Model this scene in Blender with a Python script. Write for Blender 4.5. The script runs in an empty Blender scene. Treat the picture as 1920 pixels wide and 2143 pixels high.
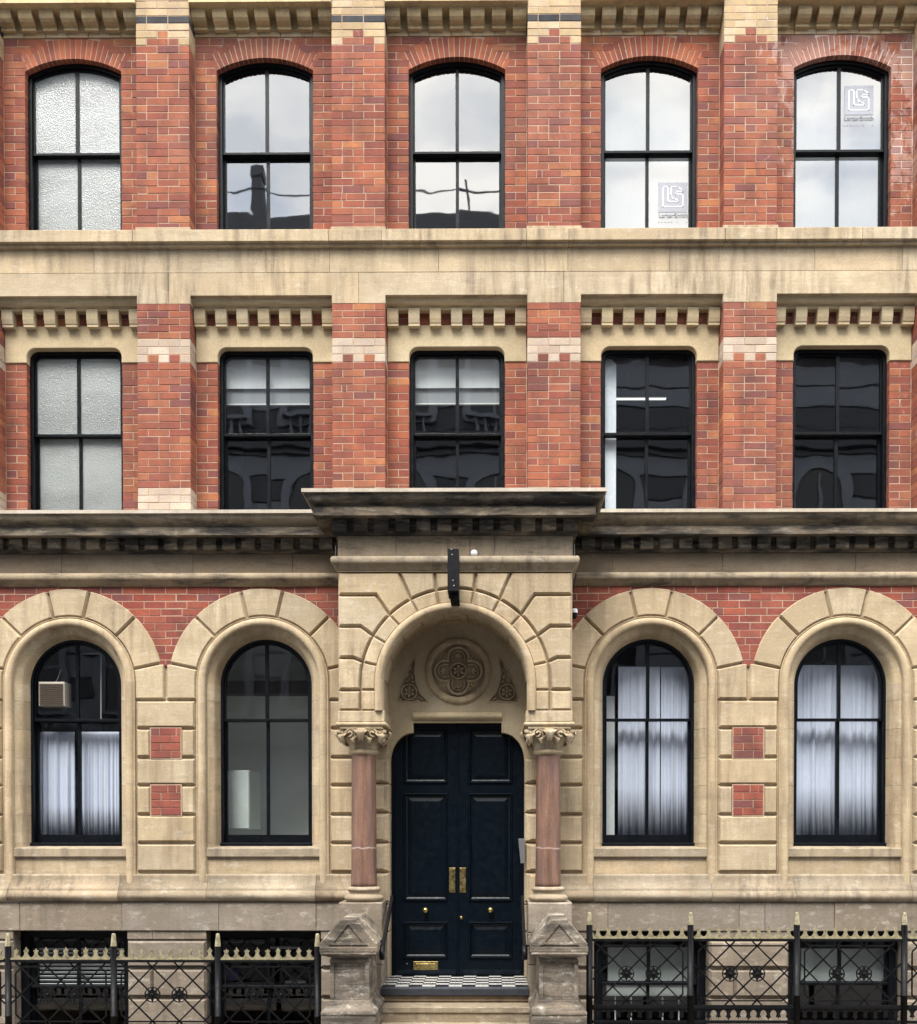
import bpy, math, random
from mathutils import Vector, Matrix
R = math.radians
random.seed(7)
SC = bpy.context.scene
COL = SC.collection

# ------------------------------------------------------------------ camera
EYE, DIST, FPX = 2.09, 10.5, 2100.0            # metres, metres, focal length in photo pixels
PU, PV, PITCH, YAW = 1016.0, 1778.0, 0.0132, 0.0066
fwd = Vector((-math.sin(YAW)*math.cos(PITCH), math.cos(YAW)*math.cos(PITCH), -math.sin(PITCH)))
rgt = Vector((math.cos(YAW), math.sin(YAW), 0))
upv = rgt.cross(fwd)
cd = bpy.data.cameras.new('camera')
cam = bpy.data.objects.new('camera', cd)
COL.objects.link(cam)
m = Matrix.Identity(4)
for i in range(3):
    m[i][0], m[i][1], m[i][2] = rgt[i], upv[i], -fwd[i]
m[0][3], m[1][3], m[2][3] = 0, -DIST, EYE
cam.matrix_world = m
cd.sensor_fit = 'VERTICAL'
cd.sensor_height = 24
cd.lens = FPX/2143*24
cd.shift_x = (960-PU)/2143
cd.shift_y = (PV-1071.5)/2143
cd.clip_end = 500
SC.camera = cam

# ------------------------------------------------------------------ sky, sun, exposure
SUN_EL, SUN_AZ = R(58), R(196)                  # azimuth: clockwise from +Y
w = bpy.data.worlds.new('World')
SC.world = w
w.use_nodes = True
nt = w.node_tree
nt.nodes.clear()
def wn(t, **k):
    n = nt.nodes.new(t)
    for a, b in k.items():
        setattr(n, a, b)
    return n
sky = wn('ShaderNodeTexSky', sky_type='NISHITA', sun_disc=False, sun_elevation=SUN_EL, sun_rotation=SUN_AZ)
tc = wn('ShaderNodeTexCoord')
mp = wn('ShaderNodeMapping')
mp.inputs['Scale'].default_value = (1.6, 1.6, 3.2)
cn = wn('ShaderNodeTexNoise')
cn.inputs['Scale'].default_value = 1.9
cn.inputs['Detail'].default_value = 7
cn.inputs['Roughness'].default_value = .58
cr = wn('ShaderNodeValToRGB')
cr.color_ramp.elements[0].position = .24
cr.color_ramp.elements[1].position = .42
cn2 = wn('ShaderNodeTexNoise')
cn2.inputs['Scale'].default_value = 4.2
cn2.inputs['Detail'].default_value = 5
cr2 = wn('ShaderNodeValToRGB')
cr2.color_ramp.elements[0].color = (6.4, 6.8, 7.3, 1)
cr2.color_ramp.elements[1].color = (10.6, 10.4, 10.0, 1)
cr2.color_ramp.elements[0].position = .35
cr2.color_ramp.elements[1].position = .62
mx = wn('ShaderNodeMix', data_type='RGBA')
bg = wn('ShaderNodeBackground')
bg.inputs['Strength'].default_value = .1
wo = wn('ShaderNodeOutputWorld')
L = nt.links.new
L(tc.outputs['Generated'], mp.inputs['Vector'])
L(mp.outputs[0], cn.inputs['Vector'])
L(mp.outputs[0], cn2.inputs['Vector'])
L(cn.outputs['Fac'], cr.inputs['Fac'])
L(cn2.outputs['Fac'], cr2.inputs['Fac'])
L(cr.outputs['Color'], mx.inputs[0])
L(sky.outputs['Color'], mx.inputs[6])
L(cr2.outputs['Color'], mx.inputs[7])
L(mx.outputs[2], bg.inputs['Color'])
L(bg.outputs[0], wo.inputs[0])

sd = bpy.data.lights.new('sun', 'SUN')
sd.energy = 1.5
sd.angle = R(26)
sd.color = (1, .96, .9)
so = bpy.data.objects.new('sun', sd)
COL.objects.link(so)
sdir = Vector((math.sin(SUN_AZ)*math.cos(SUN_EL), math.cos(SUN_AZ)*math.cos(SUN_EL), math.sin(SUN_EL)))
so.rotation_euler = sdir.to_track_quat('Z', 'Y').to_euler()
so.location = sdir*40

SC.view_settings.view_transform = 'Standard'
SC.view_settings.look = 'None'
SC.view_settings.exposure = 2.08
SC.view_settings.gamma = 1
SC.view_settings.use_curve_mapping = False
SC.render.engine = 'CYCLES'
SC.cycles.use_denoising = True
SC.cycles.max_bounces = 7
SC.cycles.diffuse_bounces = 4
SC.cycles.glossy_bounces = 3
SC.cycles.transparent_max_bounces = 10
SC.cycles.caustics_reflective = False
SC.cycles.caustics_refractive = False

# ------------------------------------------------------------------ photo measure -> metres
def P(u, v, y):
    """World (x, z) at depth y of the point seen at photo pixel (u, v)."""
    d = fwd + rgt*((u-PU)/FPX) + upv*((PV-v)/FPX)
    t = (y+DIST)/d.y
    return d.x*t, EYE+d.z*t
def Z(v, y=0.0): return P(953, v, y)[1]
def X(u, v=1100, y=0.0): return P(u, v, y)[0]

# ------------------------------------------------------------------ mesh helpers
class MB:
    def __init__(s):
        s.v, s.f, s.sm = [], [], []
    def add(s, vs, fs, smooth=False):
        o = len(s.v)
        s.v += [tuple(p) for p in vs]
        s.f += [tuple(i+o for i in f) for f in fs]
        s.sm += [smooth]*len(fs)
    def mesh(s, name):
        me = bpy.data.meshes.new(name)
        me.from_pydata(s.v, [], s.f)
        me.polygons.foreach_set('use_smooth', s.sm)
        me.update()
        return me
    def build(s, name, mat, parent=None, label=None, kind=None):
        o = bpy.data.objects.new(name, s.mesh(name))
        COL.objects.link(o)
        if mat: o.data.materials.append(mat)
        if parent: o.parent = parent
        if label: o['label'] = label
        if kind: o['kind'] = kind
        return o

def box(mb, x0, x1, y0, y1, z0, z1):
    v = [(x, y, z) for z in (z0, z1) for y in (y0, y1) for x in (x0, x1)]
    mb.add(v, [(0, 1, 5, 4), (2, 6, 7, 3), (0, 4, 6, 2), (1, 3, 7, 5), (4, 5, 7, 6), (0, 2, 3, 1)])
def obox(mb, c, ax, ay, az, hx, hy, hz):
    c, ax, ay, az = Vector(c), Vector(ax).normalized(), Vector(ay).normalized(), Vector(az).normalized()
    v = [c+ax*(sx*hx)+ay*(sy*hy)+az*(sz*hz) for sz in (-1, 1) for sy in (-1, 1) for sx in (-1, 1)]
    mb.add(v, [(0, 1, 5, 4), (2, 6, 7, 3), (0, 4, 6, 2), (1, 3, 7, 5), (4, 5, 7, 6), (0, 2, 3, 1)])
def bar(mb, a, b, w, d, up=(0, 1, 0)):
    a, b = Vector(a), Vector(b)
    ax = (b-a)
    l = ax.length
    ax.normalize()
    ay = Vector(up)
    az = ax.cross(ay)
    obox(mb, (a+b)/2, ax, ay, az, l/2, d/2, w/2)
def area(p):
    return sum(p[i][0]*p[(i+1) % len(p)][1]-p[(i+1) % len(p)][0]*p[i][1] for i in range(len(p)))/2
def ccw(p):
    return list(p) if area(p) > 0 else list(reversed(p))
def inset(poly, c):
    n = len(poly)
    out = []
    for i in range(n):
        p0, p1, p2 = poly[i-1], poly[i], poly[(i+1) % n]
        a = Vector((p1[0]-p0[0], p1[1]-p0[1]))
        b = Vector((p2[0]-p1[0], p2[1]-p1[1]))
        if a.length < 1e-9: a = b
        if b.length < 1e-9: b = a
        a.normalize(); b.normalize()
        na, nb = Vector((-a.y, a.x)), Vector((-b.y, b.x))
        k = na+nb
        den = k.dot(na)
        k = k/den if abs(den) > .15 else na
        out.append((p1[0]+k.x*c, p1[1]+k.y*c))
    return out
def clip(poly, nx, nz, d):
    """keep nx*x+nz*z <= d"""
    out = []
    n = len(poly)
    for i in range(n):
        a, b = poly[i], poly[(i+1) % n]
        da, db = nx*a[0]+nz*a[1]-d, nx*b[0]+nz*b[1]-d
        if da <= 0: out.append(a)
        if da*db < 0:
            t = da/(da-db)
            out.append((a[0]+(b[0]-a[0])*t, a[1]+(b[1]-a[1])*t))
    return out
def prism(mb, poly, yf, yb, c=0, back=False, cd_=None):
    poly = ccw(poly)
    n = len(poly)
    if c:
        fr = inset(poly, c)
        vs = [(x, yf, z) for x, z in fr]+[(x, yf+(cd_ or c), z) for x, z in poly]+[(x, yb, z) for x, z in poly]
        fs = [tuple(range(n))]
        for i in range(n):
            j = (i+1) % n
            fs += [(i, i+n, j+n, j), (i+n, i+2*n, j+2*n, j+n)]
        if back: fs.append(tuple(range(3*n-1, 2*n-1, -1)))
    else:
        vs = [(x, yf, z) for x, z in poly]+[(x, yb, z) for x, z in poly]
        fs = [tuple(range(n))]+[(i, i+n, (i+1) % n+n, (i+1) % n) for i in range(n)]
        if back: fs.append(tuple(range(2*n-1, n-1, -1)))
    mb.add(vs, fs)
def rect(x0, x1, z0, z1): return [(x0, z0), (x1, z0), (x1, z1), (x0, z1)]
def ring(mb, outer, inner, yf, yb):
    n = len(outer)
    vs = [(x, yf, z) for x, z in outer]+[(x, yf, z) for x, z in inner]+[(x, yb, z) for x, z in outer]+[(x, yb, z) for x, z in inner]
    fs = []
    for i in range(n):
        j = (i+1) % n
        fs += [(i, j, j+n, i+n), (i, i+2*n, j+2*n, j), (i+n, j+n, j+3*n, i+3*n)]
    mb.add(vs, fs)
def sweep(mb, path, prof, closed=False, smooth=True):
    """path (x,z) points, prof (offset to the left of the path, y)"""
    n = len(path)
    rows = []
    for i, p in enumerate(path):
        a = path[i-1] if (i > 0 or closed) else None
        b = path[(i+1) % n] if (i < n-1 or closed) else None
        ns = []
        for q, r_ in ((a, p), (p, b)):
            if q is None or r_ is None: continue
            t = Vector((r_[0]-q[0], r_[1]-q[1]))
            if t.length < 1e-9: continue
            t.normalize()
            ns.append(Vector((-t.y, t.x)))
        k = ns[0] if len(ns) == 1 else (ns[0]+ns[1])/(1+ns[0].dot(ns[1]))
        rows.append([(p[0]+k.x*o, y, p[1]+k.y*o) for o, y in prof])
    vs = [q for r_ in rows for q in r_]
    mcount = len(prof)
    fs = []
    for i in range(n if closed else n-1):
        j = (i+1) % n
        for q in range(mcount-1):
            fs.append((i*mcount+q, i*mcount+q+1, j*mcount+q+1, j*mcount+q))
    mb.add(vs, fs, smooth)
def plan_rings(path, prof):
    """plan path (x,y) with outward on the right of travel when y is depth; prof (out, z)"""
    n = len(path)
    out = []
    for i, p in enumerate(path):
        ns = []
        for a, b in ((i-1, i), (i, i+1)):
            if a < 0 or b >= n: continue
            t = Vector((path[b][0]-path[a][0], path[b][1]-path[a][1])).normalized()
            ns.append(Vector((t.y, -t.x)))
        k = ns[0] if len(ns) == 1 else (ns[0]+ns[1])/(1+ns[0].dot(ns[1]))
        out.append([(p[0]+k.x*o, p[1]+k.y*o, z) for o, z in prof])
    return out
def plan_sweep(mb, rings, i0, i1, smooth=False, cap=False):
    mcount = len(rings[0])
    vs = [q for r_ in rings[i0:i1+1] for q in r_]
    fs = []
    for i in range(i1-i0):
        for q in range(mcount-1):
            fs.append((i*mcount+q, i*mcount+q+1, (i+1)*mcount+q+1, (i+1)*mcount+q))
    mb.add(vs, fs, smooth)
    if cap:
        mb.add(rings[i0], [tuple(range(mcount))])
        mb.add(rings[i1], [tuple(range(mcount))])
def lathe(mb, cx, cy, prof, n=32, smooth=True):
    vs = [(cx+r_*math.cos(2*math.pi*i/n), cy+r_*math.sin(2*math.pi*i/n), z) for r_, z in prof for i in range(n)]
    fs = [(a*n+i, a*n+(i+1) % n, (a+1)*n+(i+1) % n, (a+1)*n+i) for a in range(len(prof)-1) for i in range(n)]
    mb.add(vs, fs, smooth)
def lathe_y(mb, cx, cz, prof, n=40, smooth=True, a0=0.0, a1=2*math.pi):
    vs = [(cx+r_*math.cos(a0+(a1-a0)*i/n), y, cz+r_*math.sin(a0+(a1-a0)*i/n)) for r_, y in prof for i in range(n+1)]
    q = n+1
    fs = [(a*q+i, a*q+i+1, (a+1)*q+i+1, (a+1)*q+i) for a in range(len(prof)-1) for i in range(n)]
    mb.add(vs, fs, smooth)
def blob(mb, c, rx, ry, rz, rot=0.0, nu=10, nv=7):
    """ellipsoid, turned by rot about the y axis"""
    vs = []
    cr_, sr = math.cos(rot), math.sin(rot)
    for j in range(nv+1):
        th = math.pi*j/nv
        for i in range(nu):
            ph = 2*math.pi*i/nu
            x, y, z = rx*math.sin(th)*math.cos(ph), ry*math.sin(th)*math.sin(ph), rz*math.cos(th)
            vs.append((c[0]+x*cr_-z*sr, c[1]+y, c[2]+x*sr+z*cr_))
    fs = [(j*nu+i, j*nu+(i+1) % nu, (j+1)*nu+(i+1) % nu, (j+1)*nu+i) for j in range(nv) for i in range(nu)]
    mb.add(vs, fs, True)
def tube(mb, pts, r_, n=8):
    pts = [Vector(p) for p in pts]
    vs = []
    for i, p in enumerate(pts):
        t = (pts[min(i+1, len(pts)-1)]-pts[max(i-1, 0)]).normalized()
        a = t.cross(Vector((.37, .61, .7))).normalized()
        b = t.cross(a)
        vs += [p+a*(r_*math.cos(2*math.pi*k/n))+b*(r_*math.sin(2*math.pi*k/n)) for k in range(n)]
    fs = [(i*n+k, i*n+(k+1) % n, (i+1)*n+(k+1) % n, (i+1)*n+k) for i in range(len(pts)-1) for k in range(n)]
    fs += [tuple(range(n)), tuple(range(len(vs)-n, len(vs)))]
    mb.add(vs, fs, True)
def arc(cx, cz, r_, a0, a1, n):
    return [(cx+r_*math.cos(a0+(a1-a0)*i/n), cz+r_*math.sin(a0+(a1-a0)*i/n)) for i in range(n+1)]
def seg_outline(xc, hw, zb, zs, rise, n=16):
    """bottom-left, bottom-right, then the head from right to left"""
    rad = (hw*hw+rise*rise)/(2*rise)
    cz = zs+rise-rad
    a = math.atan2(zs-cz, hw)
    return [(xc-hw, zb), (xc+hw, zb)]+arc(xc, cz, rad, a, math.pi-a, n)
def round_outline(xc, hw, zb, zt, r_, n=6):
    return [(xc-hw, zb), (xc+hw, zb)]+arc(xc+hw-r_, zt-r_, r_, 0, math.pi/2, n)+arc(xc-hw+r_, zt-r_, r_, math.pi/2, math.pi, n)

def thing(name, label, cat, loc=(0, 0, 0), group=None):
    o = bpy.data.objects.new(name, None)
    o.empty_display_size = .2
    COL.objects.link(o)
    o['label'], o['category'] = label, cat
    if group: o['group'] = group
    return o
def tag(o, label, cat, group=None):
    o['label'], o['category'] = label, cat
    if group: o['group'] = group
    return o

# ------------------------------------------------------------------ materials
class Mat:
    def __init__(s, name):
        s.m = bpy.data.materials.new(name)
        s.m.use_nodes = True
        s.t = s.m.node_tree
        s.b = s.t.nodes['Principled BSDF']
        s.out = s.t.nodes['Material Output']
    def n(s, t, **k):
        n = s.t.nodes.new(t)
        for a, b in k.items():
            setattr(n, a, b)
        return n
    def l(s, a, b): s.t.links.new(a, b)
    def pos(s, sc=(1, 1, 1), off=None):
        g = s.n('ShaderNodeNewGeometry')
        v = s.n('ShaderNodeVectorMath', operation='MULTIPLY')
        s.l(g.outputs['Position'], v.inputs[0])
        v.inputs[1].default_value = sc
        if off is None: return v.outputs[0]
        a = s.n('ShaderNodeVectorMath', operation='ADD')
        s.l(v.outputs[0], a.inputs[0])
        s.l(off, a.inputs[1])
        return a.outputs[0]
    def rnd(s):
        oi = s.n('ShaderNodeObjectInfo')
        g = s.n('ShaderNodeNewGeometry')
        a = s.math('ADD', oi.outputs['Random'], g.outputs['Random Per Island'])
        return s.math('FRACT', a)
    def math(s, op, a, b=None, c=None, clamp=False):
        n = s.n('ShaderNodeMath', operation=op, use_clamp=clamp)
        for i, q in enumerate((a, b, c)):
            if q is None: continue
            if isinstance(q, (int, float)): n.inputs[i].default_value = q
            else: s.l(q, n.inputs[i])
        return n.outputs[0]
    def noise(s, vec, scale, detail=4, rough=.55, dist=0):
        n = s.n('ShaderNodeTexNoise')
        s.l(vec, n.inputs['Vector'])
        n.inputs['Scale'].default_value = scale
        n.inputs['Detail'].default_value = detail
        n.inputs['Roughness'].default_value = rough
        n.inputs['Distortion'].default_value = dist
        return n.outputs['Fac']
    def ramp(s, fac, stops, interp='LINEAR'):
        r_ = s.n('ShaderNodeValToRGB')
        cr_ = r_.color_ramp
        cr_.interpolation = interp
        while len(cr_.elements) < len(stops): cr_.elements.new(.5)
        for e, (p, c) in zip(cr_.elements, stops):
            e.position = p
            e.color = (c, c, c, 1) if isinstance(c, (int, float)) else (*c, 1)
        s.l(fac, r_.inputs['Fac'])
        return r_.outputs['Color']
    def mix(s, fac, a, b, blend='MIX'):
        n = s.n('ShaderNodeMix', data_type='RGBA', blend_type=blend)
        for i, q in ((0, fac), (6, a), (7, b)):
            if isinstance(q, (int, float)): n.inputs[i].default_value = q
            elif isinstance(q, tuple): n.inputs[i].default_value = (*q, 1)
            else: s.l(q, n.inputs[i])
        return n.outputs[2]
    def bump(s, h, strength=.3, dist=.01):
        n = s.n('ShaderNodeBump')
        n.inputs['Strength'].default_value = strength
        n.inputs['Distance'].default_value = dist
        s.l(h, n.inputs['Height'])
        s.l(n.outputs[0], s.b.inputs['Normal'])
        return n.outputs[0]
    def set(s, col=None, rough=None, metal=None, spec=None):
        for k, q in (('Base Color', col), ('Roughness', rough), ('Metallic', metal), ('Specular IOR Level', spec)):
            if q is None: continue
            if isinstance(q, tuple): s.b.inputs[k].default_value = (*q, 1)
            elif isinstance(q, (int, float)): s.b.inputs[k].default_value = q
            else: s.l(q, s.b.inputs[k])
        return s.m

def stone(name, c, var=.12, streak=.5, streak_col=(.16, .13, .1), soot=0.0, soot_col=(.035, .032, .03), pale=0.0, soot_lo=.45, band=.1, grain=.14):
    k = Mat(name)
    r_ = k.rnd()
    off = k.n('ShaderNodeCombineXYZ')
    k.l(k.math('MULTIPLY', r_, 17.0), off.inputs[0])
    k.l(k.math('MULTIPLY', r_, 31.0), off.inputs[2])
    def t(f, wv=(1, 1, 1)): return tuple(min(1, q*f*v) for q, v in zip(c, wv))
    base = k.ramp(r_, [(0, t(1-var*1.2, (1, .96, .92))), (.18, t(1.0, (1.03, .95, .88))), (.36, t(1+var*.5)), (.52, t(1-var*.7, (.98, 1, 1.08))), (.68, t(1+var*.35, (1.0, .98, .93))), (.84, t(1-var*.5, (1.03, .95, .86))), (1, t(1, (.97, 1.0, 1.06)))])
    n1 = k.noise(k.pos((1, 1, 1), off.outputs[0]), 2.3, 5, .6)
    base = k.mix(k.ramp(n1, [(.34, .0), (.64, .85)]), base, t(.68, (1, .95, .88)))
    n1b = k.noise(k.pos((1, 1, 1.5)), .8, 5, .62)
    base = k.mix(k.ramp(n1b, [(.42, .0), (.66, .45)]), base, t(.62, (1, .97, .95)))
    n3 = k.noise(k.pos((1.3, 1.3, 22), off.outputs[0]), 2.0, 4, .6, .6)
    base = k.mix(k.ramp(n3, [(.35, 0.0), (.75, band*2.4)]), base, t(.68, (1, .93, .82)))
    if streak:
        n2 = k.noise(k.pos((7, 7, .75)), 1.6, 5, .62)
        n2b = k.noise(k.pos((1, 1, 1)), 1.1, 3)
        s_ = k.math('MULTIPLY', k.ramp(n2, [(.43, 0.0), (.66, 1.0)]), k.ramp(n2b, [(.38, 0.0), (.58, streak)]))
        base = k.mix(s_, base, streak_col)
    if pale:
        n5 = k.noise(k.pos((3, 3, 6)), 2.4, 5, .65)
        base = k.mix(k.ramp(n5, [(.55, 0.0), (.7, pale)]), base, (.62, .58, .5))
    if soot:
        n6 = k.noise(k.pos((.8, 1.4, 4.2)), 2.4, 7, .68, .3)
        base = k.mix(k.ramp(n6, [(soot_lo, 0.0), (soot_lo+.17, soot)]), base, soot_col)
    n4 = k.noise(k.pos(), 55, 4, .7)
    base = k.mix(grain, base, k.ramp(n4, [(.3, .0), (.7, 1.0)]), 'OVERLAY')
    n7 = k.noise(k.pos(), 9, 4, .6)
    h = k.math('ADD', k.math('MULTIPLY', n4, .5), k.math('ADD', k.math('MULTIPLY', n3, .6), n7))
    k.bump(h, .35, .006)
    return k.set(base, .88, spec=.25)

M = {}
M['stone'] = stone('cream_sandstone', (.53, .435, .30), var=.28, streak=.85, streak_col=(.25, .185, .12), band=.2, soot=.3, soot_lo=.55, soot_col=(.12, .1, .08), pale=.25)
M['stone_band'] = stone('band_sandstone', (.51, .42, .295), var=.26, streak=1.0, streak_col=(.2, .155, .105), band=.18, soot=.35, soot_lo=.56, soot_col=(.13, .11, .09), pale=.2)
M['stone_smooth'] = stone('painted_lintel_stone', (.54, .45, .30), var=.08, streak=.12, band=.05)
M['stone_soot'] = stone('sooty_cornice_stone', (.27, .225, .165), streak=.8, soot=.97, soot_lo=.39, pale=.3)
M['stone_soot_light'] = stone('weathered_cornice_stone', (.40, .335, .24), streak=.8, soot=.85, soot_lo=.5)
M['stone_frieze'] = stone('brown_frieze_stone', (.225, .18, .13), streak=.6, soot=.4, soot_lo=.52, band=.14)
M['stone_base'] = stone('greyed_base_stone', (.285, .245, .2), var=.3, streak=.9, streak_col=(.16, .13, .1), soot=.35, soot_lo=.55, pale=.35, band=.2)
M['stone_pier'] = stone('weathered_pier_stone', (.27, .23, .185), streak=.6, soot=.9, soot_lo=.43, soot_col=(.06, .052, .043), pale=.8, band=.1, grain=.3)
M['stone_plinth'] = stone('pale_plinth_stone', (.395, .33, .24), var=.24, streak=.9, pale=.32, soot=.45, soot_lo=.56)
M['stone_corbel'] = stone('ochre_corbel_stone', (.62, .5, .3), var=.16, streak=.6, band=.12)
M['stone_hood'] = stone('stained_hood_stone', (.31, .255, .185), streak=.8, soot=.8, soot_lo=.5)
M['stone_lip'] = stone('washed_lip_stone', (.56, .5, .41), streak=.3, soot=.5, soot_lo=.66)

def brick_mat(name, stops, eff=True):
    k = Mat(name)
    r_ = k.rnd()
    base = k.ramp(r_, stops, 'CONSTANT')
    n1 = k.noise(k.pos(), 14, 5, .65)
    base = k.mix(k.ramp(n1, [(.36, 0.0), (.68, .8)]), base, k.mix(1.0, base, (1.3, 1.05, .8), 'MULTIPLY'))
    n0 = k.noise(k.pos(), 5, 4, .6)
    base = k.mix(k.ramp(n0, [(.42, 0.0), (.7, .6)]), base, k.mix(1.0, base, (.68, .66, .8), 'MULTIPLY'))
    n2 = k.noise(k.pos((1, 1, 1.4)), 30, 5, .7)
    base = k.mix(k.ramp(n2, [(.58, 0.0), (.78, .55)]), base, (.13, .045, .035))
    n3 = k.noise(k.pos(), .9, 3)
    base = k.mix(k.ramp(n3, [(.45, 0.0), (.7, .35)]), base, (.24, .125, .1))
    n3b = k.noise(k.pos((1.2, 1.2, .7)), 2.6, 6, .66, .5)
    base = k.mix(k.ramp(n3b, [(.43, 0.0), (.68, .62)]), base, (.095, .042, .035))
    if eff: base = efflor(k, base, .2)
    n4 = k.noise(k.pos(), 90, 3, .7)
    base = k.mix(.16, base, k.ramp(n4, [(.3, 0.0), (.7, 1.0)]), 'OVERLAY')
    k.bump(k.math('ADD', n4, k.math('MULTIPLY', n2, 1.2)), .45, .005)
    return k.set(base, .9, spec=.2)
def efflor(k, base, amt=.85):
    """lime bloom: strong round the last window of the top floor, faint elsewhere"""
    g = k.n('ShaderNodeNewGeometry')
    sx = k.n('ShaderNodeSeparateXYZ')
    k.l(g.outputs['Position'], sx.inputs[0])
    def mr(val, a, b, c, d):
        n = k.n('ShaderNodeMapRange', interpolation_type='SMOOTHSTEP')
        k.l(val, n.inputs[0])
        for i, q in enumerate((a, b, c, d)): n.inputs[i+1].default_value = q
        return n.outputs[0]
    reg = k.math('MULTIPLY', mr(sx.outputs[0], 2.55, 3.2, 0, 1), mr(sx.outputs[2], 8.3, 9.6, .35, 1))
    nlow = k.noise(k.pos(), 1.3, 2)
    reg = k.math('MULTIPLY', reg, k.ramp(nlow, [(.35, .45), (.6, 1.0)]))
    top = k.math('MULTIPLY', mr(sx.outputs[2], 9.6, 10.3, 0, .06), 1.0)
    n = k.noise(k.pos((1.5, 1.5, .9)), 5.5, 6, .72, .5)
    val = k.math('ADD', n, k.math('ADD', k.math('MULTIPLY', reg, .285), top))
    return k.mix(k.ramp(val, [(.69, 0.0), (.745, amt)]), base, (.66, .55, .5))
M['brick'] = brick_mat('red_brick', [(0, (0.271, 0.099, 0.062)), (.16, (0.233, 0.077, 0.056)), (.33, (0.316, 0.128, 0.070)), (.42, (0.203, 0.073, 0.057)),
                                     (.55, (0.256, 0.089, 0.057)), (.7, (0.177, 0.070, 0.066)), (.78, (0.290, 0.107, 0.066)), (.965, (0.347, 0.154, 0.078))])
M['brick_smooth'] = brick_mat('smooth_red_brick', [(0, (0.261, 0.076, 0.054)), (.25, (0.230, 0.063, 0.048)), (.5, (0.285, 0.087, 0.059)), (.75, (0.214, 0.060, 0.050)), (.93, (0.175, 0.068, 0.067))], eff=False)
M['brick_arch'] = brick_mat('arch_brick', [(0, (0.314, 0.103, 0.062)), (.3, (0.280, 0.088, 0.057)), (.55, (0.349, 0.120, 0.067)), (.85, (0.244, 0.083, 0.062))])
M['brick_cream'] = brick_mat('cream_brick', [(0, (0.424, 0.344, 0.228)), (.3, (0.376, 0.300, 0.188)), (.5, (0.456, 0.384, 0.276)), (.75, (0.400, 0.328, 0.224)), (.9, (0.352, 0.284, 0.196))], eff=False)
M['brick_white'] = brick_mat('white_glazed_brick', [(0, (0.432, 0.382, 0.324)), (.3, (0.389, 0.338, 0.281)), (.6, (0.461, 0.418, 0.360)), (.85, (0.360, 0.302, 0.245))], eff=False)
M['brick_black'] = brick_mat('black_glazed_brick', [(0, (0.025, 0.027, 0.032)), (.4, (0.043, 0.043, 0.048)), (.7, (0.032, 0.033, 0.040))], eff=False)
# the cream and black bricks are not mottled red
for nm in ('brick_cream', 'brick_white', 'brick_black'):
    for nd in M[nm].node_tree.nodes:
        if nd.type == 'MIX' and nd.blend_type == 'MIX':
            c = nd.inputs[7].default_value
            if not nd.inputs[7].is_linked:
                base = {'brick_cream': (0.274, 0.202, 0.115), 'brick_white': (0.360, 0.288, 0.223), 'brick_black': (0.072, 0.072, 0.076)}[nm]
                nd.inputs[7].default_value = (*base, 1)
def mortar():
    k = Mat('mortar')
    n = k.noise(k.pos(), 20, 5, .7)
    base = k.ramp(n, [(.3, (0.324, 0.223, 0.158)), (.7, (0.446, 0.353, 0.266))])
    base = efflor(k, base)
    n3 = k.noise(k.pos(), 1.7, 4)
    base = k.mix(k.ramp(n3, [(.46, 0.0), (.66, .5)]), base, (.36, .19, .125))
    k.bump(n, .3, .004)
    return k.set(base, .95, spec=.1)
M['mortar'] = mortar()
def paint(name, c, rough=.3, bump=.08, spec=.5):
    k = Mat(name)
    n = k.noise(k.pos((1, 1, 1)), 18, 4)
    base = k.mix(k.ramp(n, [(.45, 0.0), (.8, .4)]), c, tuple(min(1, q*1.35+.0015) for q in c))
    k.bump(n, bump, .004)
    k.set(base, k.ramp(n, [(.3, rough*.8), (.8, rough*1.5)]), spec=spec)
    return k.m
M['black_paint'] = paint('black_joinery_paint', (.0026, .0036, .0054), .34, .06, .2)
M['door_paint'] = paint('navy_door_paint', (.0010, .0036, .0072), .34, .03, .17)
M['iron'] = paint('black_railing_iron', (.0025, .0025, .0035), .5, .3, .22)
M['sign_black'] = paint('black_sign_board', (.003, .003, .0045), .6, .1, .2)
M['white_paint'] = paint('white_board', (.74, .75, .75), .5)
M['kitchen_white'] = paint('white_cupboard', (.45, .48, .46), .35)
M['grey_fabric'] = paint('grey_fabric', (.11, .112, .115), .7)
M['alu'] = paint('brushed_metal', (.27, .27, .265), .4)
M['fan_case'] = paint('beige_plastic', (.33, .3, .25), .5)
M['fan_slat'] = paint('bronze_slats', (.1, .075, .055), .4, .1)
M['cam_white'] = paint('white_plastic', (.75, .76, .78), .4)
M['blue_screen'] = paint('blue_panel', (.015, .03, .16), .4)
def brass():
    k = Mat('aged_brass')
    n = k.noise(k.pos(), 30, 4, .6)
    k.bump(n, .2, .003)
    return k.set(k.ramp(n, [(.35, (.36, .27, .09)), (.7, (.62, .49, .22))]), k.ramp(n, [(.3, .22), (.7, .45)]), 1.0)
M['brass'] = brass()
def gilt():
    k = Mat('gold_paint')
    n = k.noise(k.pos(), 26, 5, .65)
    k.bump(n, .3, .003)
    return k.set(k.ramp(n, [(.3, (.10, .082, .045)), (.52, (.27, .235, .145)), (.8, (.38, .34, .235))]), .5, .15)
M['gilt'] = gilt()
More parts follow.
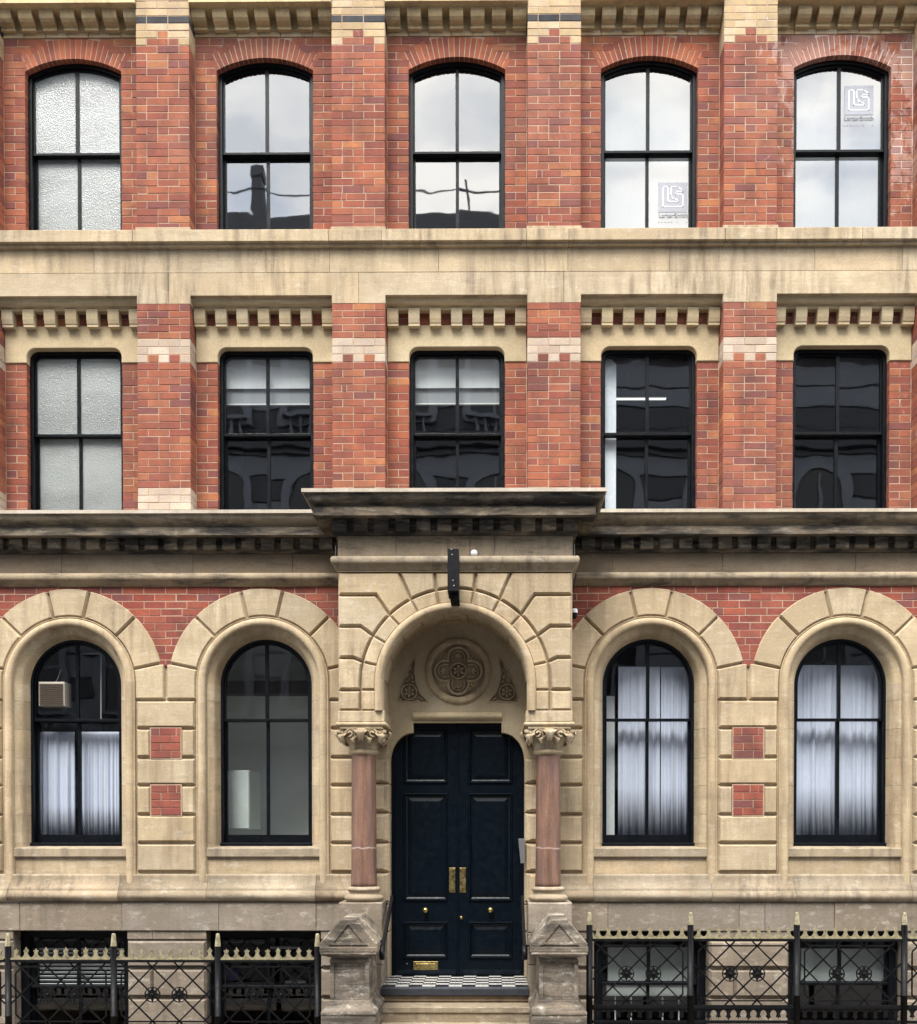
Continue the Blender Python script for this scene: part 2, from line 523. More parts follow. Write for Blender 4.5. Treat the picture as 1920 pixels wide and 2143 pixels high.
def granite():
    k = Mat('pink_granite')
    n = k.noise(k.pos((9, 9, .7)), 2.4, 6, .7)
    n2 = k.noise(k.pos(), 120, 3, .7)
    n3 = k.noise(k.pos((3, 3, 1)), 2.4, 5, .6)
    base = k.ramp(n, [(.3, (.07, .047, .037)), (.5, (.165, .084, .055)), (.72, (.245, .138, .092))])
    base = k.mix(k.ramp(n3, [(.5, 0.0), (.7, .5)]), base, (.10, .062, .058))
    base = k.mix(.25, base, k.ramp(n2, [(.35, 0.0), (.65, 1.0)]), 'OVERLAY')
    g = k.n('ShaderNodeNewGeometry')
    sx = k.n('ShaderNodeSeparateXYZ')
    k.l(g.outputs['Position'], sx.inputs[0])
    wob = k.math('ADD', sx.outputs[2], k.math('MULTIPLY', k.noise(k.pos(), 12, 3), .05))
    a = k.math('ABSOLUTE', k.math('SUBTRACT', wob, JOINT_Z+.025))
    base = k.mix(k.ramp(a, [(.002, .55), (.011, 0.0)]), base, (.55, .46, .42))
    k.bump(n2, .15, .003)
    return k.set(base, .55)
JOINT_Z = Z(1775, -.55)
M['granite'] = granite()
def glass(name, ior=2.0, tint=(.93, .95, .95), wav=.0024, scale=1.6):
    k = Mat(name)
    k.t.nodes.remove(k.b)
    lw = k.n('ShaderNodeLayerWeight')
    lw.inputs['Blend'].default_value = .5
    f0 = ((ior-1)/(ior+1))**2
    fac = k.math('ADD', f0, k.math('MULTIPLY', k.math('POWER', lw.outputs['Facing'], 5.0), 1-f0))
    gl = k.n('ShaderNodeBsdfGlossy')
    gl.inputs['Roughness'].default_value = .015
    gl.inputs['Color'].default_value = (1, 1, 1, 1)
    tr = k.n('ShaderNodeBsdfTransparent')
    tr.inputs['Color'].default_value = (*tint, 1)
    r_ = k.rnd()
    off = k.n('ShaderNodeCombineXYZ')
    k.l(k.math('MULTIPLY', r_, 23.0), off.inputs[0])
    n = k.noise(k.pos((1, 1, 1), off.outputs[0]), scale, 2, .4)
    b = k.n('ShaderNodeBump')
    b.inputs['Strength'].default_value = 1
    b.inputs['Distance'].default_value = wav
    k.l(n, b.inputs['Height'])
    k.l(b.outputs[0], gl.inputs['Normal'])
    mxs = k.n('ShaderNodeMixShader')
    k.l(fac, mxs.inputs[0])
    k.l(tr.outputs[0], mxs.inputs[1])
    k.l(gl.outputs[0], mxs.inputs[2])
    k.l(mxs.outputs[0], k.out.inputs[0])
    return k.m
M['glass_top'] = glass('reflective_window_glass', 2.65, (.6, .63, .65))
M['glass_mid'] = glass('dark_window_glass', 1.95, (.86, .9, .93))
M['glass'] = glass('window_glass', 1.55, (.92, .95, .95))
def obscured(name='obscured_glass', c=(.50, .54, .52)):
    k = Mat(name)
    v = k.n('ShaderNodeTexVoronoi', feature='SMOOTH_F1')
    k.l(k.pos((1, 1, 1.1)), v.inputs['Vector'])
    v.inputs['Scale'].default_value = 95
    n = k.noise(k.pos((1, 1, 1.2)), 70, 3, .6, 1.0)
    h = k.math('ADD', v.outputs['Distance'], n)
    k.bump(h, .42, .006)
    n2 = k.noise(k.pos((.6, 1, 1.6)), 1.7, 3)
    base = k.mix(k.ramp(n2, [(.35, 0.0), (.65, 1.0)]), tuple(q*.72 for q in c), c)
    k.set(base, .24, spec=.6)
    k.b.inputs['IOR'].default_value = 1.7
    k.b.inputs['Transmission Weight'].default_value = .5
    return k.m
M['obscured'] = obscured()
M['obscured_top'] = obscured('obscured_glass_fine', (.40, .44, .43))
def cloth(name, c, transl=.25):
    k = Mat(name)
    n = k.noise(k.pos((1, 1, .2)), 60, 3)
    base = k.mix(k.ramp(n, [(.4, 0.0), (.7, .25)]), c, tuple(q*.8 for q in c))
    k.set(base, .9, spec=.1)
    k.b.inputs['Sheen Weight'].default_value = .2
    return k.m
M['curtain'] = cloth('sky_tinted_curtain', (.55, .575, .69))  # blue cast of the cool sky light is put into the cloth colour
M['blind'] = cloth('white_blind', (.78, .77, .73))
M['blind_grey'] = cloth('grey_blind', (.36, .36, .35))
def flat(name, c, rough=.9):
    k = Mat(name)
    n = k.noise(k.pos(), 3, 4)
    return k.set(k.mix(k.ramp(n, [(.35, 0.0), (.7, .3)]), c, tuple(q*.75 for q in c)), rough, spec=.2)
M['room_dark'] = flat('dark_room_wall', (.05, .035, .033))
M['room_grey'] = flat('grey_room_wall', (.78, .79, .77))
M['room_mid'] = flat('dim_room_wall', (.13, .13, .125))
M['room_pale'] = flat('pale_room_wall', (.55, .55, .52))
M['asphalt'] = flat('asphalt', (.05, .05, .052))
M['paving'] = flat('paving', (.17, .16, .15))
M['opp_stone'] = flat('opposite_stone', (.085, .09, .105))
M['opp_pale'] = flat('opposite_pale_stone', (.21, .235, .28))
M['opp_slate'] = flat('opposite_slate', (.08, .085, .095))
M['opp_glass'] = paint('opposite_window', (.02, .025, .035), .1)
M['tile_black'] = paint('black_tile', (.014, .016, .02), .3)
M['tile_white'] = paint('white_tile', (.46, .45, .43), .35)
M['step_nose'] = paint('dark_step_edge', (.028, .031, .04), .45, .3)
M['sticker'] = paint('grey_window_vinyl', (.34, .35, .39), .8, .02, .1)
M['sticker_ink'] = paint('dark_window_vinyl', (.27, .28, .31), .8, .02, .1)
M['sticker_white'] = paint('white_window_vinyl', (.8, .81, .82), .8, .02, .1)
def lamp_mat():
    k = Mat('lit_tube')
    k.b.inputs['Emission Color'].default_value = (1, .97, .9, 1)
    k.b.inputs['Emission Strength'].default_value = .3
    return k.set((.6, .6, .58), .4)
M['lamp'] = lamp_mat()

# ------------------------------------------------------------------ main dimensions
X0 = X(953, 1300, -.62)                 # axis of the porch
BAY = 2.032
HP = .279                                # half width of a pilaster
YW = .20                                 # plane of the recessed brick panels
XE = 6.9                                 # half length of what is built of the front
def wx(k): return X0-.010+k*BAY
BLD = thing('office_building', 'red brick and cream stone Victorian office building with a carved arched entrance porch', 'building')
stone_parts = {}

# Z levels
zt_black0, zt_black1 = Z(46), Z(32)
z_sill_t, z_sill_b = Z(478, -.08), Z(503, -.08)
z_band_j, z_band_b = Z(569), Z(617)
z_pil_cap = Z(634)

RED, CREAM, WHITE, BLACK = [], [], [], []
def put(lst, x0, x1, z0, z1, y, yb, j=.0033):
    if x1-x0 < .02: return
    q = random.uniform(-.0015, .0015)
    lst.append((x0+j, x1-j, z0+j*.95, z1-j*.95, y+random.uniform(-.0018, .0022), yb, q))
def rows(za, zb, n):
    """n courses from za (top) down to zb"""
    h = (za-zb)/n
    return [(za-(i+1)*h, za-i*h) for i in range(n)]
def course(lst, x0, x1, z0, z1, y, yb, pat, S=.226, H=.113):
    wts = {'S': S, 'H': H, 'Q': .06}
    tot = sum(wts[c] for c in pat)
    x = x0
    for c in pat:
        w_ = wts[c]*(x1-x0)/tot
        put(lst, x, x+w_, z0, z1, y, yb)
        x += w_

def pilaster(xc, black=True, white_base=False):
    x0, x1 = xc-HP, xc+HP
    core = MB()
    box(core, x0+.0075, x1-.0075, .0035, YW+.12, Z(1075), Z(634)-.004)
    box(core, x0+.0075, x1-.0075, .0035, YW+.12, Z(478)-.02, Z(-40))
    core.build('mortar_core', M['mortar'], BLD)
    yb = YW+.06
    # top floor, cream head with a dark course and stepped red bricks
    h = (Z(92)-Z(478))/25
    zt = Z(92)
    pats = ['SSH', 'HSS', 'HQSSH'[:4], 'SSH', 'HSHH', 'SHS', 'HSS', 'SSH', 'HHHS', 'SSH']
    for i, (a, b) in enumerate(rows(Z(92), Z(480), 25)):
        course(RED, x0, x1, a, b, 0, yb, random.choice(pats) if i % 3 == 2 else ('SSH', 'HSS')[i % 2])
    c3 = [x0, x0+.112, x0+.336, x1-.112, x1]
    a, b = zt, zt+h
    put(CREAM, x0, x0+.112, a, b, 0, yb); put(RED, x0+.112, xc+.056, a, b, 0, yb); put(RED, xc+.056, x1-.112, a, b, 0, yb); put(CREAM, x1-.112, x1, a, b, 0, yb)
    a, b = b, b+h
    put(CREAM, x0, xc-.056, a, b, 0, yb); put(RED, xc-.056, xc+.056, a, b, 0, yb); put(CREAM, xc+.056, x1, a, b, 0, yb)
    a, b = b, b+h
    course(CREAM, x0, x1, a, b, 0, yb, 'HSS')
    a, b = b, b+h
    course(BLACK if black else CREAM, x0, x1, a, b, 0, yb, 'HSS' if black else 'SHHH')
    for q in range(6):
        a, b = b, b+h
        course(CREAM, x0, x1, a, b, 0, yb, ('HSS', 'SSH')[q % 2])
    # first floor
    for i, (a, b) in enumerate(rows(Z(634), Z(707), 5)):
        course(RED, x0, x1, a, b, 0, yb, ('SSH', 'HSS')[i % 2])
    rw = rows(Z(707), Z(757), 3)
    course(WHITE, x0, x1, *rw[0], 0, yb, 'SSH')
    course(WHITE, x0, x1, *rw[1], 0, yb, 'HSS')
    x = x0
    for i in range(5):
        put(RED if i % 2 else WHITE, x, x+2*HP/5, *rw[2], 0, yb)
        x += 2*HP/5
    rr = rows(Z(757), Z(1066), 20)
    for i, (a, b) in enumerate(rr):
        if white_base and i >= 17:
            course(WHITE, x0, x1, a, b, 0, yb, ('SSH', 'HSS')[i % 2])
        else:
            course(RED, x0, x1, a, b, 0, yb, random.choice(pats) if i % 4 == 3 else ('SSH', 'HSS')[i % 2])
    mb = MB()
    prism(mb, rect(x0-.006, x1+.006, Z(484), Z(475)), -.02, YW, .006)
    mb.build('pilaster_foot', M['stone_band'], BLD)
for k in (-2.5, -1.5, -.5, .5, 1.5, 2.5):
    pilaster(wx(k), black=(k < 1), white_base=(k in (-1.5, -2.5)))

# ------------------------------------------------------------------ recessed panels of the two brick storeys
TH, MH, GH = .507, .505, .482            # half widths of the openings: top, first, ground floor
zs_top, zc_top = Z(145, YW), Z(119, YW)
rise_top = zc_top-zs_top
rad_top = (TH*TH+rise_top**2)/(2*rise_top)
cz_top = zc_top-rad_top
half_top = math.asin(TH/rad_top)
zb_top = Z(481, YW)
zm_t, zm_b = Z(727, YW), Z(1078, YW)      # first-floor opening
z_lint_b, z_lint_t = Z(758, YW), Z(681, YW)
arch_n = 0
for k in (-2, -1, 0, 1, 2):
    xc = wx(k)
    xl, xr = xc-BAY/2+HP, xc+BAY/2-HP
    # mortar body
    mb = MB()
    for a, b in ((xl-.03, xc-TH-.008), (xc+TH+.008, xr+.03)):
        box(mb, a, b, YW+.0035, YW+.16, zb_top-.06, zs_top)
    arcp = arc(xc, cz_top, rad_top+.004, math.pi/2+half_top, math.pi/2-half_top, 16)
    prism(mb, [(xl-.03, zs_top), (xl-.03, Z(40, YW)), (xr+.03, Z(40, YW)), (xr+.03, zs_top), (xc+TH+.008, zs_top)]+arcp[::-1]+[(xc-TH-.008, zs_top)], YW+.0035, YW+.16)
    for a, b in ((xl-.03, xc-MH-.008), (xc+MH+.008, xr+.03)):
        box(mb, a, b, YW+.0035, YW+.16, zm_b-.06, z_lint_b)
    box(mb, xl-.03, xr+.03, YW+.0035, YW+.16, z_lint_t-.01, Z(600, YW))
    mb.build('mortar_bed', M['mortar'], BLD)
    # arch bricks
    nb = 21
    for i in range(nb):
        a0 = math.pi/2+half_top*1.02-2*half_top*1.02*i/nb
        a1 = math.pi/2+half_top*1.02-2*half_top*1.02*(i+1)/nb
        g = .0052
        ro = rad_top+.214+random.uniform(-.004, .004)
        pts = []
        for a, r_, s_ in ((a0, rad_top, -1), (a0, ro, -1), (a1, ro, 1), (a1, rad_top, 1)):
            x, z = xc+r_*math.cos(a), cz_top+r_*math.sin(a)
            t = Vector((-math.sin(a), math.cos(a)))*s_*g
            pts.append((x+t.x, z+t.y))
        mb = MB()
        prism(mb, pts, YW+.0005+random.uniform(-.0015, .0015), YW+.13, .002)
        mb.build('arch_brick', M['brick_arch'], BLD)
    # bricks beside and above the opening
    def ext(z):
        """half width taken by the arch at height z"""
        rr_ = rad_top+.2
        if z > cz_top+rr_: return 0
        e = math.sqrt(max(0, rr_*rr_-(z-cz_top)**2))
        lim = (z-cz_top)*math.tan(half_top*1.02)
        return min(e, lim) if z > zs_top-.05 else TH
    top_rows = rows(Z(77, YW), Z(480, YW), 26)
    for i, (a, b) in enumerate(top_rows):
        zm = (a+b)/2
        e = max(TH, ext(zm)-.03) if zm < zs_top else max(0, ext(a)-.035, 0)
        if zm >= zs_top: e = max(0, min(ext(a), ext(b))-.035) if ext(b) > 0 else max(0, ext(a)-.12)
        for sgn in (-1, 1):
            xa, xb = (xl, xc-e) if sgn < 0 else (xc+e, xr)
            w_ = xb-xa
            if w_ > .42: pt = ('SH' if i % 2 else 'HS') + 'S'*int((w_-.3)/.226)
            elif w_ > .28: pt = 'SH' if i % 2 else 'HS'
            else: pt = 'S' if (i+(sgn > 0)) % 2 else 'HH'
            course(RED, xa, xb, a, b, YW, YW+.085, pt)
    a, b = Z(77, YW), Z(61, YW)
    course(CREAM, xl, xr, a, b, YW-.012, YW+.05, 'SSSSSHS')
    for i, (a, b) in enumerate(rows(z_lint_b, Z(1078, YW), 20)):
        for sgn in (-1, 1):
            xa, xb = (xl, xc-MH) if sgn < 0 else (xc+MH, xr)
            course(RED, xa, xb, a, b, YW, YW+.085, 'S' if (i+(sgn > 0)) % 2 else 'HH')
    for a, b in rows(Z(636, YW), z_lint_t, 3):
        course(RED, xl, xr, a, b, YW-.002, YW+.05, 'SSSSSSH')
    # smooth lintel with rounded corners
    mb = MB()
    ol = round_outline(xc, MH, zm_t-.6, zm_t, .095, 8)
    head = [p for p in ol[2:]]
    prism(mb, [(xl, z_lint_b), (xl, z_lint_t), (xr, z_lint_t), (xr, z_lint_b), (xc+MH, z_lint_b)]+head+[(xc-MH, z_lint_b)], YW-.012, YW+.15, .006)
    mb.build('window_lintel', M['stone_smooth'], BLD)
    # moulding under the stone band and its blocks
    mb = MB()
    z0, z1 = Z(641, .07), Z(620, .05)
    prof = [(.2, Z(612, .1)), (.075, Z(612, .1)), (.07, z1), (.05, z1-.004)]
    prof += [(.05+.055*(1-math.cos(t*math.pi/2/5)), z1-.01-(z1-z0-.03)*math.sin(t*math.pi/2/5)) for t in range(6)]
    prof += [(.12, z0+.01), (.12, z0-.01), (YW+.01, z0-.01)]
    for q in range(len(prof)-1):
        (ya, za), (yb_, zb_) = prof[q], prof[q+1]
        mb.add([(xl, ya, za), (xr, ya, za), (xr, yb_, zb_), (xl, yb_, zb_)], [(0, 1, 2, 3)])
    mb.build('panel_moulding', M['stone_smooth'], BLD)
    zt, zb = z0+.0, Z(682, .13)
    bw, n = .116, 7
    for i in range(n):
        xa = xl+.006+(xr-xl-bw-.012)*i/(n-1)
        mb = MB()
        pr = [(YW+.02, zt), (.10, zt), (.10, zt-.06), (.105, zt-.1), (.118, zb+.03), (.125, zb+.022), (.125, zb), (YW+.02, zb)]
        q = len(pr)
        mb.add([(xa, y, z) for y, z in pr]+[(xa+bw, y, z) for y, z in pr], [tuple(range(q)), tuple(range(2*q-1, q-1, -1))]+[(j, (j+1) % q, (j+1) % q+q, j+q) for j in range(q)])
        mb.build('dentil', M['stone_smooth'], BLD)
    # brackets of the main cornice
    zt, zb = Z(-45, -.08), Z(60, .15)
    bw, n = .143, 7
    for i in range(n):
        xa = xl+.004+(xr-xl-bw-.008)*i/(n-1)
        mb = MB()
        pr = [(YW+.02, zt), (.045, zt), (.045, zb+.13), (.049, zb+.095), (.063, zb+.064), (.088, zb+.044), (.118, zb+.034), (.145, zb+.032), (.145, zb), (YW+.02, zb)]
        q = len(pr)
        mb.add([(xa, y, z) for y, z in pr]+[(xa+bw, y, z) for y, z in pr], [tuple(range(q)), tuple(range(2*q-1, q-1, -1))]+[(j, (j+1) % q, (j+1) % q+q, j+q) for j in range(q)])
        mb.build('corbel', M['stone_corbel'], BLD)
    mb = MB()
    box(mb, xl, xr, YW-.02, YW+.1, Z(62, YW-.02), Z(-60))
    box(mb, xl, xr, -.03, YW+.1, Z(1, -.03), Z(-60))
    mb.build('corbel_backing', M['stone_corbel'], BLD)

# plain wall beyond the frame on both sides
for s_ in (-1, 1):
    mb = MB()
    xa, xb = sorted((X0+s_*(2.5*BAY+HP), X0+s_*XE))
    box(mb, xa, xb, YW, YW+.2, Z(1075), Z(-40))
    mb.build('plain_wall', M['brick'], BLD)

# bricks as objects: the 300 that show largest one by one, the rest as one part
def brick_mesh(mb, q):
    x0, x1, z0, z1, y, yb, t = q
    c = .0028
    jt = lambda: random.uniform(-.0016, .0016)
    x0, x1, z0, z1 = x0+jt(), x1+jt(), z0+jt()*.7, z1+jt()*.7
    vs = [(x0+c+abs(jt()), y, z0+c+abs(jt())), (x1-c-abs(jt()), y, z0+c+abs(jt())), (x1-c-abs(jt()), y, z1-c-abs(jt())), (x0+c+abs(jt()), y, z1-c-abs(jt())),
          (x0, y+c, z0), (x1, y+c, z0), (x1, y+c, z1), (x0, y+c, z1), (x0, yb, z0), (x1, yb, z0), (x1, yb, z1), (x0, yb, z1)]
    fs = [(0, 1, 2, 3)]
    for i in range(4):
        j = (i+1) % 4
        fs += [(i, i+4, j+4, j), (i+4, i+8, j+8, j+4)]
    mb.add(vs, fs)
def brickwork(lst, name, mat, nsingle, rest_name):
    lst.sort(key=lambda q: -(q[1]-q[0])*(q[3]-q[2])/(1+abs(q[4])))
    shared = {}
    for q in lst[:nsingle]:
        w_, h_, d_ = round(q[1]-q[0], 2), round(q[3]-q[2], 3), round(q[5]-q[4], 1)
        key = (w_, h_, d_, random.randint(0, 3))
        if key not in shared:
            mb = MB()
            ww, hh = q[1]-q[0], q[3]-q[2]
            brick_mesh(mb, (-ww/2, ww/2, -hh/2, hh/2, 0, q[5]-q[4], 0))
            me = mb.mesh(name)
            me.materials.append(mat)
            shared[key] = me
        o = bpy.data.objects.new(name, shared[key])
        o.location = ((q[0]+q[1])/2, q[4], (q[2]+q[3])/2)
        o.rotation_euler = (random.uniform(-.004, .004), q[6]*4, random.uniform(-.004, .004))
        COL.objects.link(o)
        o.parent = BLD
    if lst[nsingle:]:
        mb = MB()
        for q in lst[nsingle:]: brick_mesh(mb, q)
        mb.build(rest_name, mat, BLD, kind='stuff')

# ------------------------------------------------------------------ stone band between the brick storeys
def run_x(mb, x0, x1, prof, cap=True, smooth=False):
    q = len(prof)
    mb.add([(x0, y, z) for y, z in prof]+[(x1, y, z) for y, z in prof],
           [(j, j+1, j+1+q, j+q) for j in range(q-1)]+([tuple(range(q)), tuple(range(2*q-1, q-1, -1))] if cap else []), smooth)
sj = [-XE+X0, X(137, 490)-2.2]+[X(u, 490) for u in (-130, 283, 690, 800, 1102, 1190, 1515, 1622, 1800)]+[X0+XE]
for a, b in zip(sj, sj[1:]):
    mb = MB()
    j = .0025
    run_x(mb, a+j, b-j, [(YW+.1, z_sill_t+.045), (-.07, z_sill_t+.004), (-.08, z_sill_t-.004), (-.08, z_sill_b+.004), (-.075, z_sill_b), (-.04, z_sill_b), (-.04, z_sill_b-.03), (.05, z_sill_b-.03)])
    mb.build('sill_stone', M['stone_band'], BLD)
zj0 = z_sill_b-.028
uj = [-400, -160, 197, 557, 690, 918, 1189, 1402, 1706, 1889, 2060]
xs = [X0-XE]+[X(u, 540) for u in uj]+[X0+XE]
for a, b in zip(xs, xs[1:]):
    mb = MB()
    prism(mb, rect(a+.0012, b-.0012, z_band_j+.0012, zj0), random.uniform(0, .003), .15, .003)
    mb.build('band_stone', M['stone_band'], BLD)
# lower course: lintels over the panels, T-shaped at each pilaster
xs = [X0-XE]+[wx(k)+.05*s_ for k, s_ in ((-2.5, 1), (-1.5, 1), (-.5, 0), (.5, 2), (1.5, -.6), (2.5, 1))]+[X0+XE]
for i, (a, b) in enumerate(zip(xs, xs[1:])):
    pts = [(a+.0012, z_band_j-.0012)]
    lo = z_band_b
    pl, pr_ = (wx(-2.5+i-1) if i > 0 else None), (wx(-2.5+i) if i < 6 else None)
    if pl is not None: pts += [(a+.0012, z_pil_cap), (pl+HP, z_pil_cap), (pl+HP, lo)]
    else: pts += [(a+.0012, lo)]
    if pr_ is not None: pts += [(pr_-HP, lo), (pr_-HP, z_pil_cap), (b-.0012, z_pil_cap)]
    else: pts += [(b-.0012, lo)]
    pts += [(b-.0012, z_band_j-.0012)]
    mb = MB()
    prism(mb, pts, random.uniform(0, .003), .11, .003)
    mb.build('lintel_stone', M['stone_band'], BLD)
mb = MB()
box(mb, X0-XE, X0+XE, .03, YW+.1, z_band_b+.005, z_sill_b-.02)
mb.build('band_core', M['mortar'], BLD)

# ------------------------------------------------------------------ cornice, frieze and string course round the porch
YP, XP = -.62, 1.153                     # porch projection and half width
pathc = [(X0-XE, 0), (X0-XP, 0), (X0-XP, YP), (X0+XP, YP), (X0+XP, 0), (X0+XE, 0)]
def zc(v, o): return Z(v, -o)
zl = zc(1065.5, .30)
lip = [(-.12, zl+.09), (.30, zl), (.30, zl-.034), (.287, zl-.036)]
o0, o1 = (.275, zl-.04), (.20, zc(1096, .2))
ov = [(o1[0]+(o0[0]-o1[0])*math.cos(t*math.pi/2/6), o0[1]+(o1[1]-o0[1])*math.sin(t*math.pi/2/6)) for t in range(7)]
ov = [(.287, zl-.036)]+ov+[(.195, zc(1097, .195)), (.185, zc(1101, .185))]
fas = [(.19, zc(1101, .19)), (.205, zc(1102, .205)), (.205, zc(1118.5, .205)), (.195, zc(1119.5, .2)), (.12, zc(1119.5, .2)+.004), (.045, zc(1121, .1))]
den_b = [(.045, zc(1121, .1)+.02), (.045, zc(1150, .045)), (.035, zc(1151, .035)), (.03, zc(1157, .03)), (.0, zc(1158, .0))]
fri = [(0.0, zc(1156, 0)), (0.0, zc(1199, 0))]
zt0, zt1 = zc(1197.5, .05), zc(1214, .05)
tor = [(0, zt0+.01), (.03, zt0)]+[(.035+.028*math.sin(t*math.pi/8), zt0-(zt0-zt1)*(1-math.cos(t*math.pi/8))/2) for t in range(9)]+[(.03, zt1-.004), (.022, zt1-.012), (.018, zc(1219, .015)), (.004, zc(1226, 0)), (-.03, zc(1226, 0))]
for prof, name, mat, sm in ((lip, 'cornice_lip', 'stone_lip', False), (ov, 'cornice_moulding', 'stone_soot_light', True), (fas, 'cornice_fascia', 'stone_soot', False),
                            (den_b, 'dentil_bed', 'stone_soot', False), (fri, 'frieze_bed', 'stone_frieze', False), (tor, 'string_moulding', 'stone_soot_light', True)):
    rg = plan_rings(pathc, prof)
    for i0, i1 in ((0, 1), (1, 4), (4, 5)):
        mb = MB()
        if i1-i0 == 3:
            for q in range(i0, i1): plan_sweep(mb, rg, q, q+1, sm)
        else: plan_sweep(mb, rg, i0, i1, sm)
        mt = mat
        if i0 == 1 and name == 'cornice_moulding': mt = 'stone_soot'
        if i0 == 1 and name == 'string_moulding': mt = 'stone_plinth'
        mb.build(name, M[mt], BLD)
# dentils: square blocks below the fascia
zd0, zd1 = zc(1121, .1), zc(1148, .1)
def dentils(xa, xb, ybase, n):
    w_ = .135
    for i in range(n):
        x = xa+(xb-xa)*(i+.5)/n
        mb = MB()
        prism(mb, rect(x-w_/2, x+w_/2, zd1, zd0+.01), ybase-.10, ybase-.03, .006)
        mb.build('dentil', M['stone_soot'], BLD)
dentils(X0-XP-.1-22*.2015, X0-XP-.1, 0, 22)
dentils(X0+XP+.1, X0+XP+.1+20*.2015, 0, 20)
dentils(X0-XP-.07, X0+XP+.07, YP, 12)
# frieze blocks 3 mm proud of their bed
zf0, zf1 = zc(1198, .0), zc(1158.5, 0)
def frieze(xs, y, mat):
    for a, b in zip(xs, xs[1:]):
        mb = MB()
        prism(mb, rect(a+.003, b-.003, zf0-.01, zf1), y-.006, y+.05, .003)
        mb.build('frieze_stone', M[mat], BLD)
frieze([X0-XE]+[X(u, 1178) for u in (-150, 130, 405, 613)]+[X0-XP+.02], 0, 'stone_frieze')
frieze([X0+XP-.02]+[X(u, 1178) for u in (1281, 1512, 1790, 1960)]+[X0+XE], 0, 'stone_frieze')
frieze([X0-XP]+[X(u, 1140, YP) for u in (829, 938, 984, 1035)]+[X0+XP], YP, 'stone_hood')

